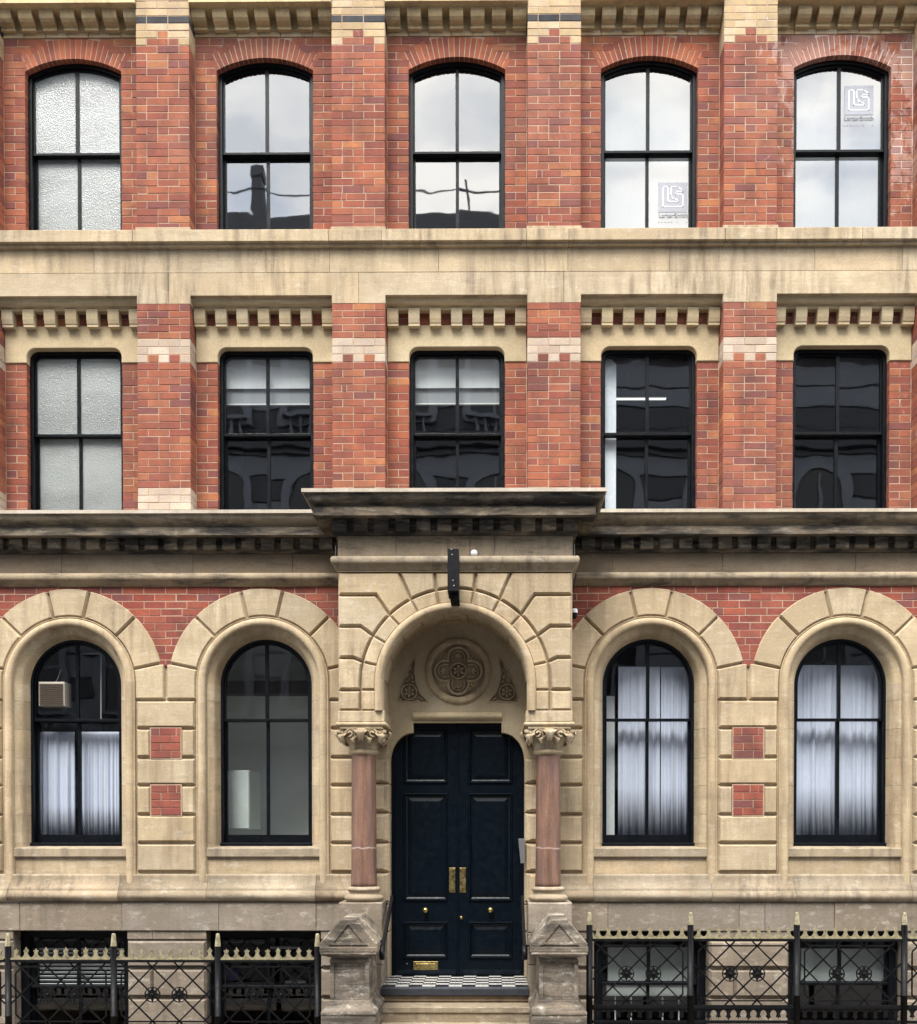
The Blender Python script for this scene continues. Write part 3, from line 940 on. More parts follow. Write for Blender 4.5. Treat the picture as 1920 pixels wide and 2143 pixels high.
# ------------------------------------------------------------------ ground floor: brick, arches, piers
zg = Z(1428.5, 0)                         # springing centre of the window arches
RX, RI = 1.0, .69                        # arch stones: outer and inner radius
zrow = [Z(v) for v in (1464, 1524, 1585, 1643.5, 1705, 1764.5, 1826)]
g_s, g_d = .024, .04
GREDS = []
WK = (-2, -1, 1, 2)
PX = 1.02                                # where the porch flank hides the wall
def pier_lims():
    return [(wx(-2)-BAY+RI, wx(-2)-RI), (wx(-2)+RI, wx(-1)-RI), (wx(-1)+RI, X0-.80), (X0+.80, wx(1)-RI), (wx(1)+RI, wx(2)-RI), (wx(2)+RI, wx(2)+BAY-RI)]
for k in WK:
    xc = wx(k)
    lim0, lim1 = xc-BAY/2+.003, xc+BAY/2-.003
    if k == -1: lim1 = X0-.80
    if k == 1: lim0 = X0+.80
    angs = [-13, 13]
    bl = [(-13, 13), (13, 45.5), (45.5, 78), (-45.5, -13), (-78, -45.5)]
    for a0, a1 in bl:
        n = 8
        A0, A1 = R(90-a0), R(90-a1)
        poly = arc(xc, zg, RX, A0, A1, n)+arc(xc, zg, RI, A1, A0, n)
        poly = clip(clip(poly, 1, 0, lim1), -1, 0, -lim0)
        mb = MB()
        prism(mb, poly, random.uniform(-.002, .002), .12, g_s, cd_=g_d)
        mb.build('arch_stone', M['stone'], BLD)
    for s_ in (-1, 1):                   # springer: from 78 degrees down to the first level joint
        A0 = R(90-78)
        poly = [(xc+RX*math.cos(A0), zg+RX*math.sin(A0))]+arc(xc, zg, RI, A0, 0, 4)+[(xc+RI, zrow[0]), (xc+1.3, zrow[0]), (xc+1.3, zg+RX*math.sin(A0)-.04)]
        if s_ < 0: poly = [(2*xc-x, z) for x, z in poly]
        poly = ccw(poly)
        poly = clip(clip(poly, 1, 0, lim1), -1, 0, -lim0)
        mb = MB()
        prism(mb, poly, random.uniform(-.002, .002), .12, g_s, cd_=g_d)
        mb.build('springer_stone', M['stone'], BLD)
    # round moulding and splayed reveal
    ztop, zbot = zg, Z(1852, -.02)
    path = [(xc+RI, zbot)]+arc(xc, zg, RI, 0, math.pi, 40)+[(xc-RI, zbot)]
    # path runs right leg up, over, down: left side of travel is inward
    roll = [(-.004, .03), (-.002, .008), (.004, .004), (.008, .012)]+[(.014+.042*(1-math.cos(t*math.pi/7))/1.0*.98, .014-.034*math.sin(t*math.pi/7)) for t in range(8)]
    roll += [(.098, .03), (.102, .045)]
    roll2 = [(.102, .045), (.115, .05), (.15, .075), (.165, .09), (.17, .1), (RI-GH, .2), (RI-GH, .3)]
    mb = MB()
    sweep(mb, path, roll)
    path2 = [(xc+RI, Z(1776, .05))]+arc(xc, zg, RI, 0, math.pi, 40)+[(xc-RI, Z(1776, .05))]
    mb.build('roll_moulding', M['stone'], BLD)
    # reveal stones, jointed like the courses outside
    lv = [Z(1776, .05)]+[z for z in zrow[::-1] if z > Z(1776, .05)+.05]
    segs = []
    for s_ in (1, -1):
        zz = lv+[zg]
        for a, b in zip(zz, zz[1:]):
            segs.append([(xc+s_*RI, a+.0015), (xc+s_*RI, b-.0015)] if s_ > 0 else [(xc+s_*RI, b-.0015), (xc+s_*RI, a+.0015)])
    cuts = [0, 35, 77, 103, 145, 180]
    for a, b in zip(cuts, cuts[1:]):
        segs.append(arc(xc, zg, RI, R(a+.15), R(b-.15), 9))
    for sg in segs:
        mb = MB()
        sweep(mb, sg, roll2)
        mb.build('reveal_stone', M['stone'], BLD)
    mb = MB()
    sweep(mb, path2, [(.09, .06), (.1, .11), (RI-GH-.012, .21), (RI-GH-.012, .32)])
    mb.build('reveal_bed', M['mortar'], BLD)
    mb = MB()
    prism(mb, arc(xc, zg, RX-.03, 0, math.pi, 30)+arc(xc, zg, RI-.01, math.pi, 0, 30), .043, .2)
    mb.build('arch_bed', M['stone'], BLD)
    # sill, apron
    hw = .60
    zs0, zs1 = Z(1775, .0), Z(1793.5, .0)
    mb = MB()
    run_x(mb, xc-hw, xc+hw, [(.3, zs0+.035), (.03, zs0+.004), (.018, zs0-.006), (.018, zs1+.006), (.03, zs1), (.045, zs1-.012), (.045, zs1-.03), (.06, zs1-.036)])
    mb.build('window_sill', M['stone_plinth'], BLD)
    mb = MB()
    prism(mb, rect(xc-hw, xc+hw, Z(1835, .05), Z(1799.5, .05)), .05, .2, .004)
    mb.build('apron_stone', M['stone'], BLD)
    mb = MB()
    box(mb, xc-RI-.01, xc+RI+.01, .07, .3, Z(1840), zs0-.03)
    mb.build('apron_bed', M['mortar'], BLD)

# pier stones between the windows
for i, (a, b) in enumerate(pier_lims()):
    inner = i in (1, 4)
    mb = MB()
    box(mb, a-.01, b+.01, .037, .2, Z(1845), zg+.19)
    mb.build('pier_bed', M['stone'], BLD)
    mrg = .014
    a_, b_ = a+mrg, b-mrg
    for r_ in range(6):
        zt, zb = zrow[r_]-.006, zrow[r_+1]+.006
        if inner and r_ in (1, 3):
            wside = .155
            for p, q in ((a_, a_+wside), (b_-wside, b_)):
                mb = MB()
                prism(mb, rect(p, q, zb, zt), random.uniform(-.004, .001), .1, g_s, cd_=g_d)
                mb.build('pier_stone', M['stone'], BLD)
            box_m = MB()
            box(box_m, a_+wside-.01, b_-wside+.01, .0095, .1, zb-.02, zt+.02)
            box_m.build('mortar_bed', M['mortar'], BLD)
            for j, (za, zb2) in enumerate(rows(zt+.012, zb-.012, 4)):
                pt = ('HSQ', 'SH', 'HS', 'SH')[j] if r_ == 1 else ('SHQ', 'HS', 'SH', 'HS')[j]
                course(GREDS, a_+wside, b_-wside, za, zb2, .004, .05, pt)
        else:
            mb = MB()
            prism(mb, rect(a_, b_, zb, zt), random.uniform(-.004, .001), .1, g_s, cd_=g_d)
            mb.build('pier_stone', M['stone'], BLD)

for s_ in (-1, 1):
    xa, xb = sorted((wx(2*s_)+s_*(BAY-RI-.02), X0+s_*XE))
    mb = MB()
    box(mb, xa, xb, -.004, .3, Z(1845), zc(1226, 0)-.0)
    mb.build('plain_pier', M['stone'], BLD)
    xa, xb = sorted((wx(2*s_)+s_*1.0, wx(2*s_)+s_*1.4))
    mb = MB()
    box(mb, xa, xb, .046, .3, zrow[0]-.02, zc(1226, 0)+.01)
    mb.build('plain_backing', M['mortar'], BLD)
# spandrel brickwork under the string course
ztop = zc(1226, 0)
h = (Z(1226)-Z(1303))/5
# mortar field is cut round the openings: build it as strips above each arch instead
for k in WK:
    mb = MB()
    xc = wx(k)
    a, b = xc-BAY/2, xc+BAY/2
    if k == -1: b = X0-.9
    if k == 1: a = X0+.9
    rb_ = RX-.03
    za_ = zg+rb_*math.sin(R(11.5))
    arcp = arc(xc, zg, rb_, R(11.5), R(168.5), 28)
    poly = ([(a, za_)] if a < arcp[-1][0]-.01 else [])+arcp[::-1]+([(b, za_)] if b > arcp[0][0]+.01 else [])+[(b, ztop+.02), (a, ztop+.02)]
    if a > arcp[-1][0]: poly = clip(ccw(poly), -1, 0, -a)
    if b < arcp[0][0]: poly = clip(ccw(poly), 1, 0, b)
    prism(mb, poly, .0185, .12)
    mb.build('mortar_bed', M['mortar'], BLD)
CUT = []
nrow = 0
z1 = ztop
while z1 > Z(1395):
    z0 = z1-h
    zm = (z0+z1)/2
    off = (nrow % 2)*.113+(nrow % 4 == 3)*.05
    for xa, xb in ((X0-XE, X0-XP+.02), (X0+XP-.02, X0+XE)):
        x = xa-off
        while x < xb:
            wdt = .113 if (nrow % 5 == 3 and int(x*10) % 2) else .226
            p, q = max(x, xa), min(x+wdt, xb)
            # the brick is cut along the back of the arch stones
            poly = rect(p+.0032, q-.0032, z0+.0032, z1-.0032) if q-p > .02 else []
            for k in (-3, -2, -1, 1, 2, 3):
                if not poly: break
                far = max(poly, key=lambda t: math.hypot(t[0]-wx(k), t[1]-zg))
                c = ((sum(t[0] for t in poly)/len(poly)+far[0])/2-wx(k), (sum(t[1] for t in poly)/len(poly)+far[1])/2-zg)
                ln = math.hypot(*c)
                if math.hypot(far[0]-wx(k), far[1]-zg) < RX-.01 or (abs(c[0]) > .9 and c[1] < .185): poly = []; break
                nx, nz = c[0]/ln, c[1]/ln
                poly = clip(poly, -nx, -nz, -(nx*wx(k)+nz*zg+RX-.02))
            if len(poly) > 2 and abs(area(poly)) > 3e-4:
                if len(poly) == 4 and abs(abs(area(poly))-(q-p-.0064)*(z1-z0-.0064)) < 1e-5: put(GREDS, p, q, z0, z1, .016, .07, .0032)
                else: CUT.append(ccw(poly))
            x += wdt
    z1 = z0
    nrow += 1
for poly in CUT:
    mb = MB()
    prism(mb, poly, .016+random.uniform(-.002, .002), .07, .0028)
    mb.build('cut_brick', M['brick_smooth'], BLD)
brickwork(RED, 'brick', M['brick'], 300, 'brickwork')
brickwork(GREDS, 'smooth_brick', M['brick_smooth'], 130, 'smooth_brickwork')
brickwork(CREAM, 'cream_brick', M['brick_cream'], 300, 'cream_brickwork')
brickwork(WHITE, 'white_brick', M['brick_white'], 60, 'white_brickwork')
brickwork(BLACK, 'black_brick', M['brick_black'], 60, 'black_brickwork')

# ------------------------------------------------------------------ plinth moulding and basement wall
pz = [Z(1829), Z(1834, -.0), Z(1862, -.05), Z(1864.5, -.05), Z(1884, -.06), Z(1886.5, -.04)]
prof = [(.03, pz[0]), (-.004, pz[0]-.004)]
for t in range(7):
    q = t/6
    prof.append((-.006-.05*(q**2.2), pz[1]+(pz[2]-pz[1])*q))
prof += [(-.05, pz[3]), (-.06, pz[3]-.003)]
prof += [(-.062-.022*math.sin(t*math.pi/8), pz[3]-.005+(pz[4]-pz[3]+.005)*(t/8)) for t in range(9)]
prof += [(-.05, pz[5]), (.0, pz[5])]
def plinth(xs):
    for a, b in zip(xs, xs[1:]):
        mb = MB()
        run_x(mb, a+.0015, b-.0015, prof, smooth=True)
        mb.build('plinth_moulding', M['stone_plinth'], BLD)
plinth([X0-XE]+[X(u, 1870) for u in (-180, 22, 252, 436, 662)]+[X0-.86])
plinth([X0+.86]+[X(u, 1870) for u in (1242, 1488, 1662, 1905)]+[X0+XE])
# pointed ends of the round mouldings
for k in WK:
    for s_ in (-1, 1):
        mb = MB()
        xx = wx(k)+s_*(RI-.055)
        lathe(mb, xx, .02, [(.042, Z(1855, -.02)+.02), (.041, Z(1850, -.03)), (.03, Z(1862, -.04)), (.012, Z(1872, -.05)), (.001, Z(1879, -.06))], 12)
        mb.build('moulding_stop', M['stone'], BLD)
YB = -.03
zB0, zB1 = Z(1888, YB), Z(1948, YB)
bo = .60                                  # half width of a basement opening
def bx(k): return wx(k)+.01
ztopB = Z(1948, YB)
xsB = [X0-XE, X(-160, 1910), X(44, 1910), X(258, 1910), X(460, 1910), X(663, 1910), X0-.88]
xsB2 = [X0+.88, X(1272, 1910), X(1546, 1910), X(1600, 1910), X(1745, 1910), X(1960, 1910), X0+XE]
ops = [(bx(k)-bo, bx(k)+bo) for k in WK]
def over_opening(a, b):
    return None
for xsb in (xsB, xsB2):
    for a, b in zip(xsb, xsb[1:]):
        mb = MB()
        prism(mb, rect(a+.0015, b-.0015, zB1, zB0), YB+random.uniform(-.004, .004), .3, .004)
        mb.build('basement_stone', M['stone_base'], BLD)
# piers of the basement: courses with open joints
zcs = [Z(v, YB) for v in (1948, 1967, 2027, 2089, 2150, 2211, 2272, 2333, 2394, 2455)]
edges = [X0-XE, ops[0][0], ops[0][1], ops[1][0], ops[1][1], X0-.88]
edges2 = [X0+.88, ops[2][0], ops[2][1], ops[3][0], ops[3][1], X0+XE]
for ed in (edges, edges2):
    for a, b in zip(ed[::2], ed[1::2]):
        mb = MB()
        box(mb, a+.01, b-.01, YB+.043, .35, zcs[-1], zB1)
        mb.build('pier_bed', M['stone_base'], BLD)
        for q in range(len(zcs)-1):
            zt, zb = zcs[q], zcs[q+1]
            mid = (a+b)/2+((q % 2)-.5)*.3
            pieces = [(a, mid), (mid, b)] if (q % 2 == 0 and b-a > .7) else [(a, b)]
            for p, r_ in pieces:
                mb = MB()
                prism(mb, rect(p+.001, r_-.001, zb+(.012 if q else .004), zt-(.012 if q else 0)), YB+(.015 if q == 0 else random.uniform(-.004, .004)), .3, .022 if q else .004, cd_=.04 if q else .004)
                mb.build('basement_stone', M['stone_base'], BLD)
# lower lintel course over the right-hand basement lights sits one step back
mb = MB()
for a, b in ops:
    box(mb, a-.02, b+.02, .12, .3, ztopB-.02, ztopB+.1)
mb.build('basement_soffit', M['stone_base'], BLD)

# ------------------------------------------------------------------ porch
zimp_t, zimp_b = Z(1487.5, YP), Z(1511, YP)   # impost blocks
zpc = Z(1430, YP)                         # centre of the arch
RR, RG, RIN = .79, .93, .706
zptop = zc(1195, .62-.0) if False else Z(1196, YP)
# body behind the face stones
mb = MB()
poly = [(X0-XP+.012, zimp_t), (X0-RIN-.03, zimp_t), (X0-RIN-.03, zpc)]+arc(X0, zpc, RIN+.03, math.pi, 0, 36)+[(X0+RIN+.03, zimp_t), (X0+XP-.012, zimp_t), (X0+XP-.012, zptop+.06), (X0-XP+.012, zptop+.06)]
prism(mb, poly, YP+.042, .1)
box(mb, X0-XP+.004, X0+XP-.004, YP+.004, .1, zptop, zc(1158, 0))
box(mb, X0-XP-.0, X0+XP, YP+.0, .2, zc(1157, 0), zl+.02)
mb.build('porch_core', M['stone'], BLD)
def PP(zx, zy):
    """porch face point measured on an enlarged view of the photograph"""
    x, z = P(620+zx*.37363, 1000+zy*.37363, YP)
    return x, z
cx_, cz_ = X0, zpc
def pol(a, r_): return (cx_+r_*math.sin(R(a)), cz_+r_*math.cos(R(a)))
def mir(p): return [(2*X0-x, z) for x, z in p]
EDG = X0-XP
zt_ = zptop
zz = lambda v: PP(300, v)[1]
xx = lambda u: PP(u, 800)[0]
def xat(u, v): return PP(u, v)[0]
RGo = RG+.0
JA = [-11.6, -28, -44, -60, -78]
stones = []
stones.append([pol(-11.6, RG)]+[pol(a, RG) for a in (-6, 0, 6)]+[pol(11.6, RG), (X0+(X0-xat(775, 520)), zt_), (xat(775, 520), zt_)])
B = [(xat(775, 520), zt_), (xat(575, 520), zt_)]+[pol(a, RG) for a in (-28, -23, -17, -11.6)]
Cc = [(xat(575, 520), zt_), (EDG, zt_), (EDG, zz(656)), (xat(445, 656), zz(656))]+[pol(a, RG) for a in (-44, -38, -33, -28)]
D = [(xat(445, 656), zz(656)), (EDG, zz(656)), (EDG, zz(832)), (xat(360, 832), zz(832))]+[pol(a, RG) for a in (-60, -54, -49, -44)]
E = [(xat(360, 832), zz(832)), (EDG, zz(832)), (EDG, zz(1008)), (xat(320, 1008), zz(1008))]+[pol(a, RG) for a in (-77, -71, -65, -60)]
F = [(xat(320, 1008), zz(1008)), (EDG, zz(1008)), (EDG, zz(1188)), (cx_-RG, zz(1188)), (cx_-RG, cz_)]+[pol(a, RG) for a in (-83, -77)]
G = [(EDG, zz(1188)), (EDG, zimp_t), (cx_-RG, zimp_t), (cx_-RG, zz(1188))]
for s_ in (B, Cc, D, E, F, G): stones += [s_, mir(s_)]
for s_ in stones:
    mb = MB()
    prism(mb, s_, YP+random.uniform(-.003, .003), YP+.2, .026, cd_=.045)
    mb.build('porch_stone', M['stone'], BLD)
ringj = [(-11.6, 11.6), (-28, -11.6), (-44, -28), (-60, -44), (-77, -60)]
for a, b in ringj:
    n = 5
    poly = [pol(a+(b-a)*i/n, RG-.002) for i in range(n+1)]+[pol(b+(a-b)*i/n, RR-.01) for i in range(n+1)]
    for s_ in ((poly, mir(poly)) if a != -11.6 else (poly,)):
        mb = MB()
        prism(mb, s_, YP-.006+random.uniform(-.003, .003), YP+.2, .02, cd_=.032)
        mb.build('ring_stone', M['stone'], BLD)
low = [(cx_-RG+.001, zz(1188)), (cx_-RR+.01, zz(1188))]+[pol(a, RR-.01) for a in (-90, -83, -77)]+[pol(a, RG-.002) for a in (-77, -83, -90)]
for poly in (low, rect(cx_-RG+.001, cx_-RR+.01, zimp_t, zz(1188))):
    for s_ in (poly, mir(poly)):
        mb = MB()
        prism(mb, s_, YP-.006, YP+.2, .02, cd_=.032)
        mb.build('ring_stone', M['stone'], BLD)
mb = MB()
path = [(X0+RR, zimp_t)]+arc(X0, zpc, RR, 0, math.pi, 48)+[(X0-RR, zimp_t)]
pr = [(-.004, YP+.03), (-.002, YP-.012)]+[(.002+.05*(1-math.cos(t*math.pi/7))/2*1.45, YP-.012-.028*math.sin(t*math.pi/7)) for t in range(8)]+[(RR-RIN-.006, YP-.004), (RR-RIN, YP+.01), (RR-RIN, YP+.08)]
sweep(mb, path, pr)
mb.build('porch_roll', M['stone'], BLD)
# barrel soffit with raised panels
mb = MB()
path = [(X0+RIN+.012, zimp_t-.3)]+arc(X0, zpc, RIN+.012, 0, math.pi, 40)+[(X0-RIN-.012, zimp_t-.3)]
sweep(mb, path, [(0, YP+.05), (0, .06)])
mb.build('porch_vault', M['stone'], BLD)
for i in range(9):
    a0, a1 = R(4+i*19.2), R(4+i*19.2+18)
    mb = MB()
    sweep(mb, arc(X0, zpc, RIN, a0, a1, 6), [(-.012, YP+.1), (0, YP+.112), (0, -.14), (-.012, -.128)])
    mb.build('vault_stone', M['stone'], BLD)
# impost blocks with a bottom roll
for s_ in (-1, 1):
    xa, xb = sorted((X0+s_*XP, X0+s_*.695))
    mb = MB()
    prism(mb, rect(xa, xb, zimp_b, zimp_t), YP-.008, .05, .006, back=True)
    mb.build('impost_block', M['stone'], BLD)
    mb = MB()
    zr0, zr1 = Z(1520, YP), zimp_b
    pth = [(xa, .05), (xa, YP), (xb, YP), (xb, .05)]
    rp = [(0, zr1)]+[(.004+.016*math.sin(t*math.pi/6), zr1-(zr1-zr0)*(1-math.cos(t*math.pi/6))/2) for t in range(7)]+[(-.02, zr0-.003)]
    rg = plan_rings(pth, rp)
    plan_sweep(mb, rg, 0, 3, True)
    box(mb, xa+.02, xb-.02, YP+.02, .05, zr0-.002, zr0+.01)
    mb.build('impost_roll', M['stone'], BLD)

# columns
YC = -.415
xcL = X(762, 1650, YC)
dx = X0-xcL
zcap0, zcap1 = Z(1577, YC-.13), zr0
def leaf(mb, cx, cy, ang, r0, r1, z0, z1, w0, w1, curl=.05):
    """acanthus-like leaf rising against the bell and curling outwards at its tip"""
    d = Vector((math.sin(ang), -math.cos(ang), 0))
    t = Vector((math.cos(ang), math.sin(ang), 0))
    n = 11
    vs = []
    for i in range(n+1):
        q = i/n
        if q < .72:
            p = q/.72
            r_ = r0+(r1-r0)*p**2
            z = z0+(z1-z0)*p
        else:
            p = (q-.72)/.28
            r_ = r1+curl*math.sin(p*math.pi*.9)
            z = z1+curl*.35*math.sin(p*math.pi)-curl*1.25*p**2
        wd = w0+(w1-w0)*math.sin(q*math.pi*.62)
        wd *= 1+.13*math.sin(q*26)
        if q > .85: wd *= 1-(q-.85)/.15*.75
        for o, lift in ((-1, -.012), (-.55, .006), (0, -.004), (.55, .006), (1, -.012)):
            p_ = Vector((cx, cy, z))+d*(r_+lift+.012)+t*(o*wd)
            vs.append(p_)
    fs = [(i*5+j, i*5+j+1, i*5+j+6, i*5+j+5) for i in range(n) for j in range(4)]
    mb.add(vs, fs, True)
for s_ in (-1, 1):
    xc = X0+s_*dx
    col = MB()
    zb_, zt_c = Z(1858, YC-.13), zcap0
    r0, r1 = .127, .121
    lathe(col, xc, YC, [(.02, zb_-.02), (r0+.004, zb_), (r0+.003, zb_+.05)]+[(r0+(r1-r0)*q/8, zb_+(zt_c-zb_)*q/8) for q in range(1, 9)], 48)
    colo = col.build('column', M['granite'], BLD)
    mb = MB()
    h_ = zcap1-zcap0
    lathe(mb, xc, YC, [(r1+.002, zcap0-.01), (r1+.022, zcap0+.004), (r1+.03, zcap0+.022), (r1+.022, zcap0+.04), (r1+.004, zcap0+.046)], 40)
    lathe(mb, xc, YC, [(r1-.004, zcap0+.03), (r1-.008, zcap0+h_*.4), (r1-.002, zcap0+h_*.65), (r1+.02, zcap0+h_*.88), (r1+.04, zcap1+.01)], 32)
    box(mb, xc-.21, xc+.21, YC-.21, YC+.21, zcap1-.022, zcap1+.012)
    cap = mb.build('capital', M['stone'], colo)
    for q in range(8):
        mb = MB()
        a = q*math.pi/4
        corner = q % 2
        leaf(mb, xc, YC, a, r1+.002, r1+(.1 if corner else .075), zcap0+.045, zcap1-(.085 if corner else .05), .034, .068, .062 if corner else .075)
        mb.build('leaf', M['stone'], colo)
    for q in range(8):
        mb = MB()
        a = q*math.pi/4+math.pi/8
        leaf(mb, xc, YC, a, r1+.0, r1+.055, zcap0+.045, zcap1-.115, .022, .042, .045)
        mb.build('leaf', M['stone'], colo)
    for a in (-math.pi/4, math.pi/4):
        mb = MB()
        c = Vector((xc+math.sin(a)*.262, YC-math.cos(a)*.262, zcap1-.062))
        for q in range(5):
            b = q*2*math.pi/5+.3
            blob(mb, (c.x+.036*math.cos(b), c.y+.004*math.sin(b*2), c.z+.036*math.sin(b)), .03, .014, .023, b)
        blob(mb, (c.x, c.y-.012, c.z), .013, .014, .013)
        mb.build('rosette', M['stone'], colo)
    mb = MB()
    for q in (-1, 1):
        pts = []
        for i in range(22):
            t = i/21
            rr_ = .046*(1-t)+.008
            an = math.pi*1.1-t*math.pi*3.1
            pts.append((xc+q*(.112+rr_*math.cos(an)), YC-.19-.03*t, zcap1-.07+rr_*math.sin(an)))
        pts = [(xc+q*.07, YC-.13, zcap0+.1)]+pts
        tube(mb, pts, .013, 7)
        blob(mb, (xc+q*.044, YC-.212, zcap1-.1), .03, .016, .014, -q*.5)
    blob(mb, (xc, YC-.205, zcap1-.03), .05, .02, .016)
    mb.build('scroll', M['stone'], colo)
    mb = MB()
    z0, z1, z2, z3 = Z(1888, YC-.2), Z(1874, YC-.19), Z(1867, YC-.16), Z(1857, YC-.15)
    lathe(mb, xc, YC, [(.14, z3+.004)]+[(.152+.018*math.sin(t*math.pi/6), z3-(z3-z2)*t/6) for t in range(7)]+[(.15, z2-.006), (.145, (z1+z2)/2), (.155, z1+.004)]+[(.172+.026*math.sin(t*math.pi/6), z1-(z1-z0)*t/6) for t in range(7)], 40)
    mb.build('column_base', M['stone_plinth'], colo)
    # pedestal
    xa, xb = sorted((X0+s_*1.15, X0+s_*.72))
    mb = MB()
    zc_ = [Z(1889, YC-.21), Z(1952, YC-.21), Z(2020, YC-.21), Z(2300, YC-.21)]
    for a, b in zip(zc_, zc_[1:]):
        prism(mb, rect(xa, xb, b+.004, a-.001), YC-.215, .1, .008)
    mb.build('pedestal', M['stone_base'], BLD)

# jambs: stacked chamfered stones beside the door
zrj = [Z(1588, -.1), Z(1640, -.12), Z(1701, -.12), Z(1763.5, -.12), Z(1825.5, -.12), Z(1888, -.12), Z(1950, -.12), Z(2044, 0)]
for s_ in (-1, 1):
    xa, xb = sorted((X0+s_*.93, X0+s_*.70))
    mb = MB()
    box(mb, *(sorted((X0+s_*.93, X0+s_*.712))), -.085, .15, zrj[-1]-.05, Z(1525, -.1))
    mb.build('jamb_bed', M['stone'], BLD)
    for a, b in zip(zrj, zrj[1:]):
        mb = MB()
        prism(mb, rect(xa, xb, b+.004, a-.004), -.135, .1, .024, cd_=.04)
        # recessed face panel line
        e = X0+s_*.70
        c0, c1 = sorted((e+s_*.055, e+s_*.2))
        prism(mb, rect(c0, c1, b+.03, a-.03), -.147, -.12, .01)
        mb.build('jamb_stone', M['stone'], BLD)
    mb = MB()   # stone above the jamb, under the vault
    prism(mb, rect(*(sorted((X0+s_*.95, X0+s_*.715))), Z(1590, -.1), zimp_b+.02), -.1, .1, .01)
    mb.build('jamb_head', M['stone'], BLD)
# tympanum with the shouldered door head
ytm = .0
zsh, zdl, zdj = Z(1533, ytm), Z(1512, ytm), Z(1592, ytm)
def tymp_poly(hx, ro):
    pts = [(X0-ro, zdj), (X0-ro, zpc)]+arc(X0, zpc, ro, math.pi, 0, 40)[1:]+[(X0+ro, zdj), (X0+.70, zdj)]
    n = 10
    pts += [(X0+hx+(.70-hx)*math.cos(math.pi/2*i/n), zdj+(zsh-zdj)*math.sin(math.pi/2*i/n)) for i in range(1, n+1)]
    pts += [(X0+hx, zdl), (X0-hx, zdl)]
    pts += [(X0-hx-(.70-hx)*math.cos(math.pi/2*i/n), zdj+(zsh-zdj)*math.sin(math.pi/2*i/n)) for i in range(n, -1, -1)]
    return pts
import bmesh
xr_, zr_ = X0+.01, P(958, 1404, ytm)[1]
def sp_pt(u, v, s_):
    x, z = P(820+u*.14835, 1320+v*.14835, ytm)
    return (x if s_ < 0 else 2*X0-x+.012, z)
TRI = {s_: ccw([sp_pt(u, v, s_) for u, v in ((95, 1005), (98, 940), (125, 800), (170, 680), (240, 540), (345, 385), (330, 560), (345, 720), (400, 870), (520, 1005))]) for s_ in (-1, 1)}
def plate_with_holes(outer, holes, yf, yb, depth):
    bm = bmesh.new()
    edges = []
    for lp in [outer]+holes:
        vs = [bm.verts.new((x, yf, z)) for x, z in lp]
        edges += [bm.edges.new((vs[i], vs[(i+1) % len(vs)])) for i in range(len(vs))]
    bmesh.ops.triangle_fill(bm, use_beauty=True, use_dissolve=False, edges=edges, normal=(0, -1, 0))
    mb = MB()
    bm.verts.index_update()
    mb.add([v.co[:] for v in bm.verts], [tuple(v.index for v in f.verts) for f in bm.faces])
    bm.free()
    for lp in [outer]+holes:
        n = len(lp)
        yy2 = yb if lp is outer else yf+depth
        mb.add([(x, yf, z) for x, z in lp]+[(x, yy2, z) for x, z in lp], [(i, (i+1) % n, (i+1) % n+n, i+n) for i in range(n)])
    for lp in holes:
        mb.add([(x, yf+depth, z) for x, z in lp], [tuple(range(len(lp)))])
    return mb
SUNK = .045
mb = plate_with_holes(ccw(tymp_poly(.462, .76)), [arc(xr_, zr_, .27, 0, 2*math.pi, 48)[:-1]]+[TRI[q] for q in (-1, 1)], ytm, .14, SUNK)
mb.build('tympanum', M['stone_smooth'], BLD)
mb = MB()
zr = [Z(1491, ytm), Z(1506, ytm)]
run_x(mb, X0-.465, X0+.465, [(ytm+.01, zr[0]+.006), (ytm-.004, zr[0]+.006), (ytm-.004, zr[0]), (ytm-.02, zr[0]-.008)]+[(ytm-.02-.018*math.sin(t*math.pi/5), zr[0]-.008-(zr[0]-zr[1]-.008)*t/5) for t in range(6)]+[(ytm-.005, zr[1]-.002), (ytm+.05, zdl)], smooth=False)
mb.build('door_head_moulding', M['stone_smooth'], BLD)
# carved roundel
mb = MB()
lathe_y(mb, xr_, zr_, [(.345, ytm+.004), (.343, ytm-.014), (.335, ytm-.026), (.3, ytm-.03), (.276, ytm-.016), (.268, ytm+.01), (.262, ytm+.03), (.25, ytm+.03), (.246, ytm+.022), (.22, ytm+.014), (.2, ytm+.016), (.0, ytm+.034)], 56)
rou = mb.build('roundel', M['stone'], BLD)
def flower(mb, cx, cz, r_, y, n=6, rot=0.0):
    lathe_y(mb, cx, cz, [(r_, y+.04), (r_*.99, y-.014), (r_*.9, y-.02), (r_*.84, y-.014), (r_*.82, y+.04)], 28)
    for i in range(n):
        a = rot+2*math.pi*i/n
        blob(mb, (cx+math.cos(a)*r_*.46, y+.012, cz+math.sin(a)*r_*.46), r_*.30, .02, r_*.17, a, 8, 6)
    blob(mb, (cx, y-.008, cz), r_*.13, .016, r_*.13, 0, 8, 6)
yy = ytm-.012
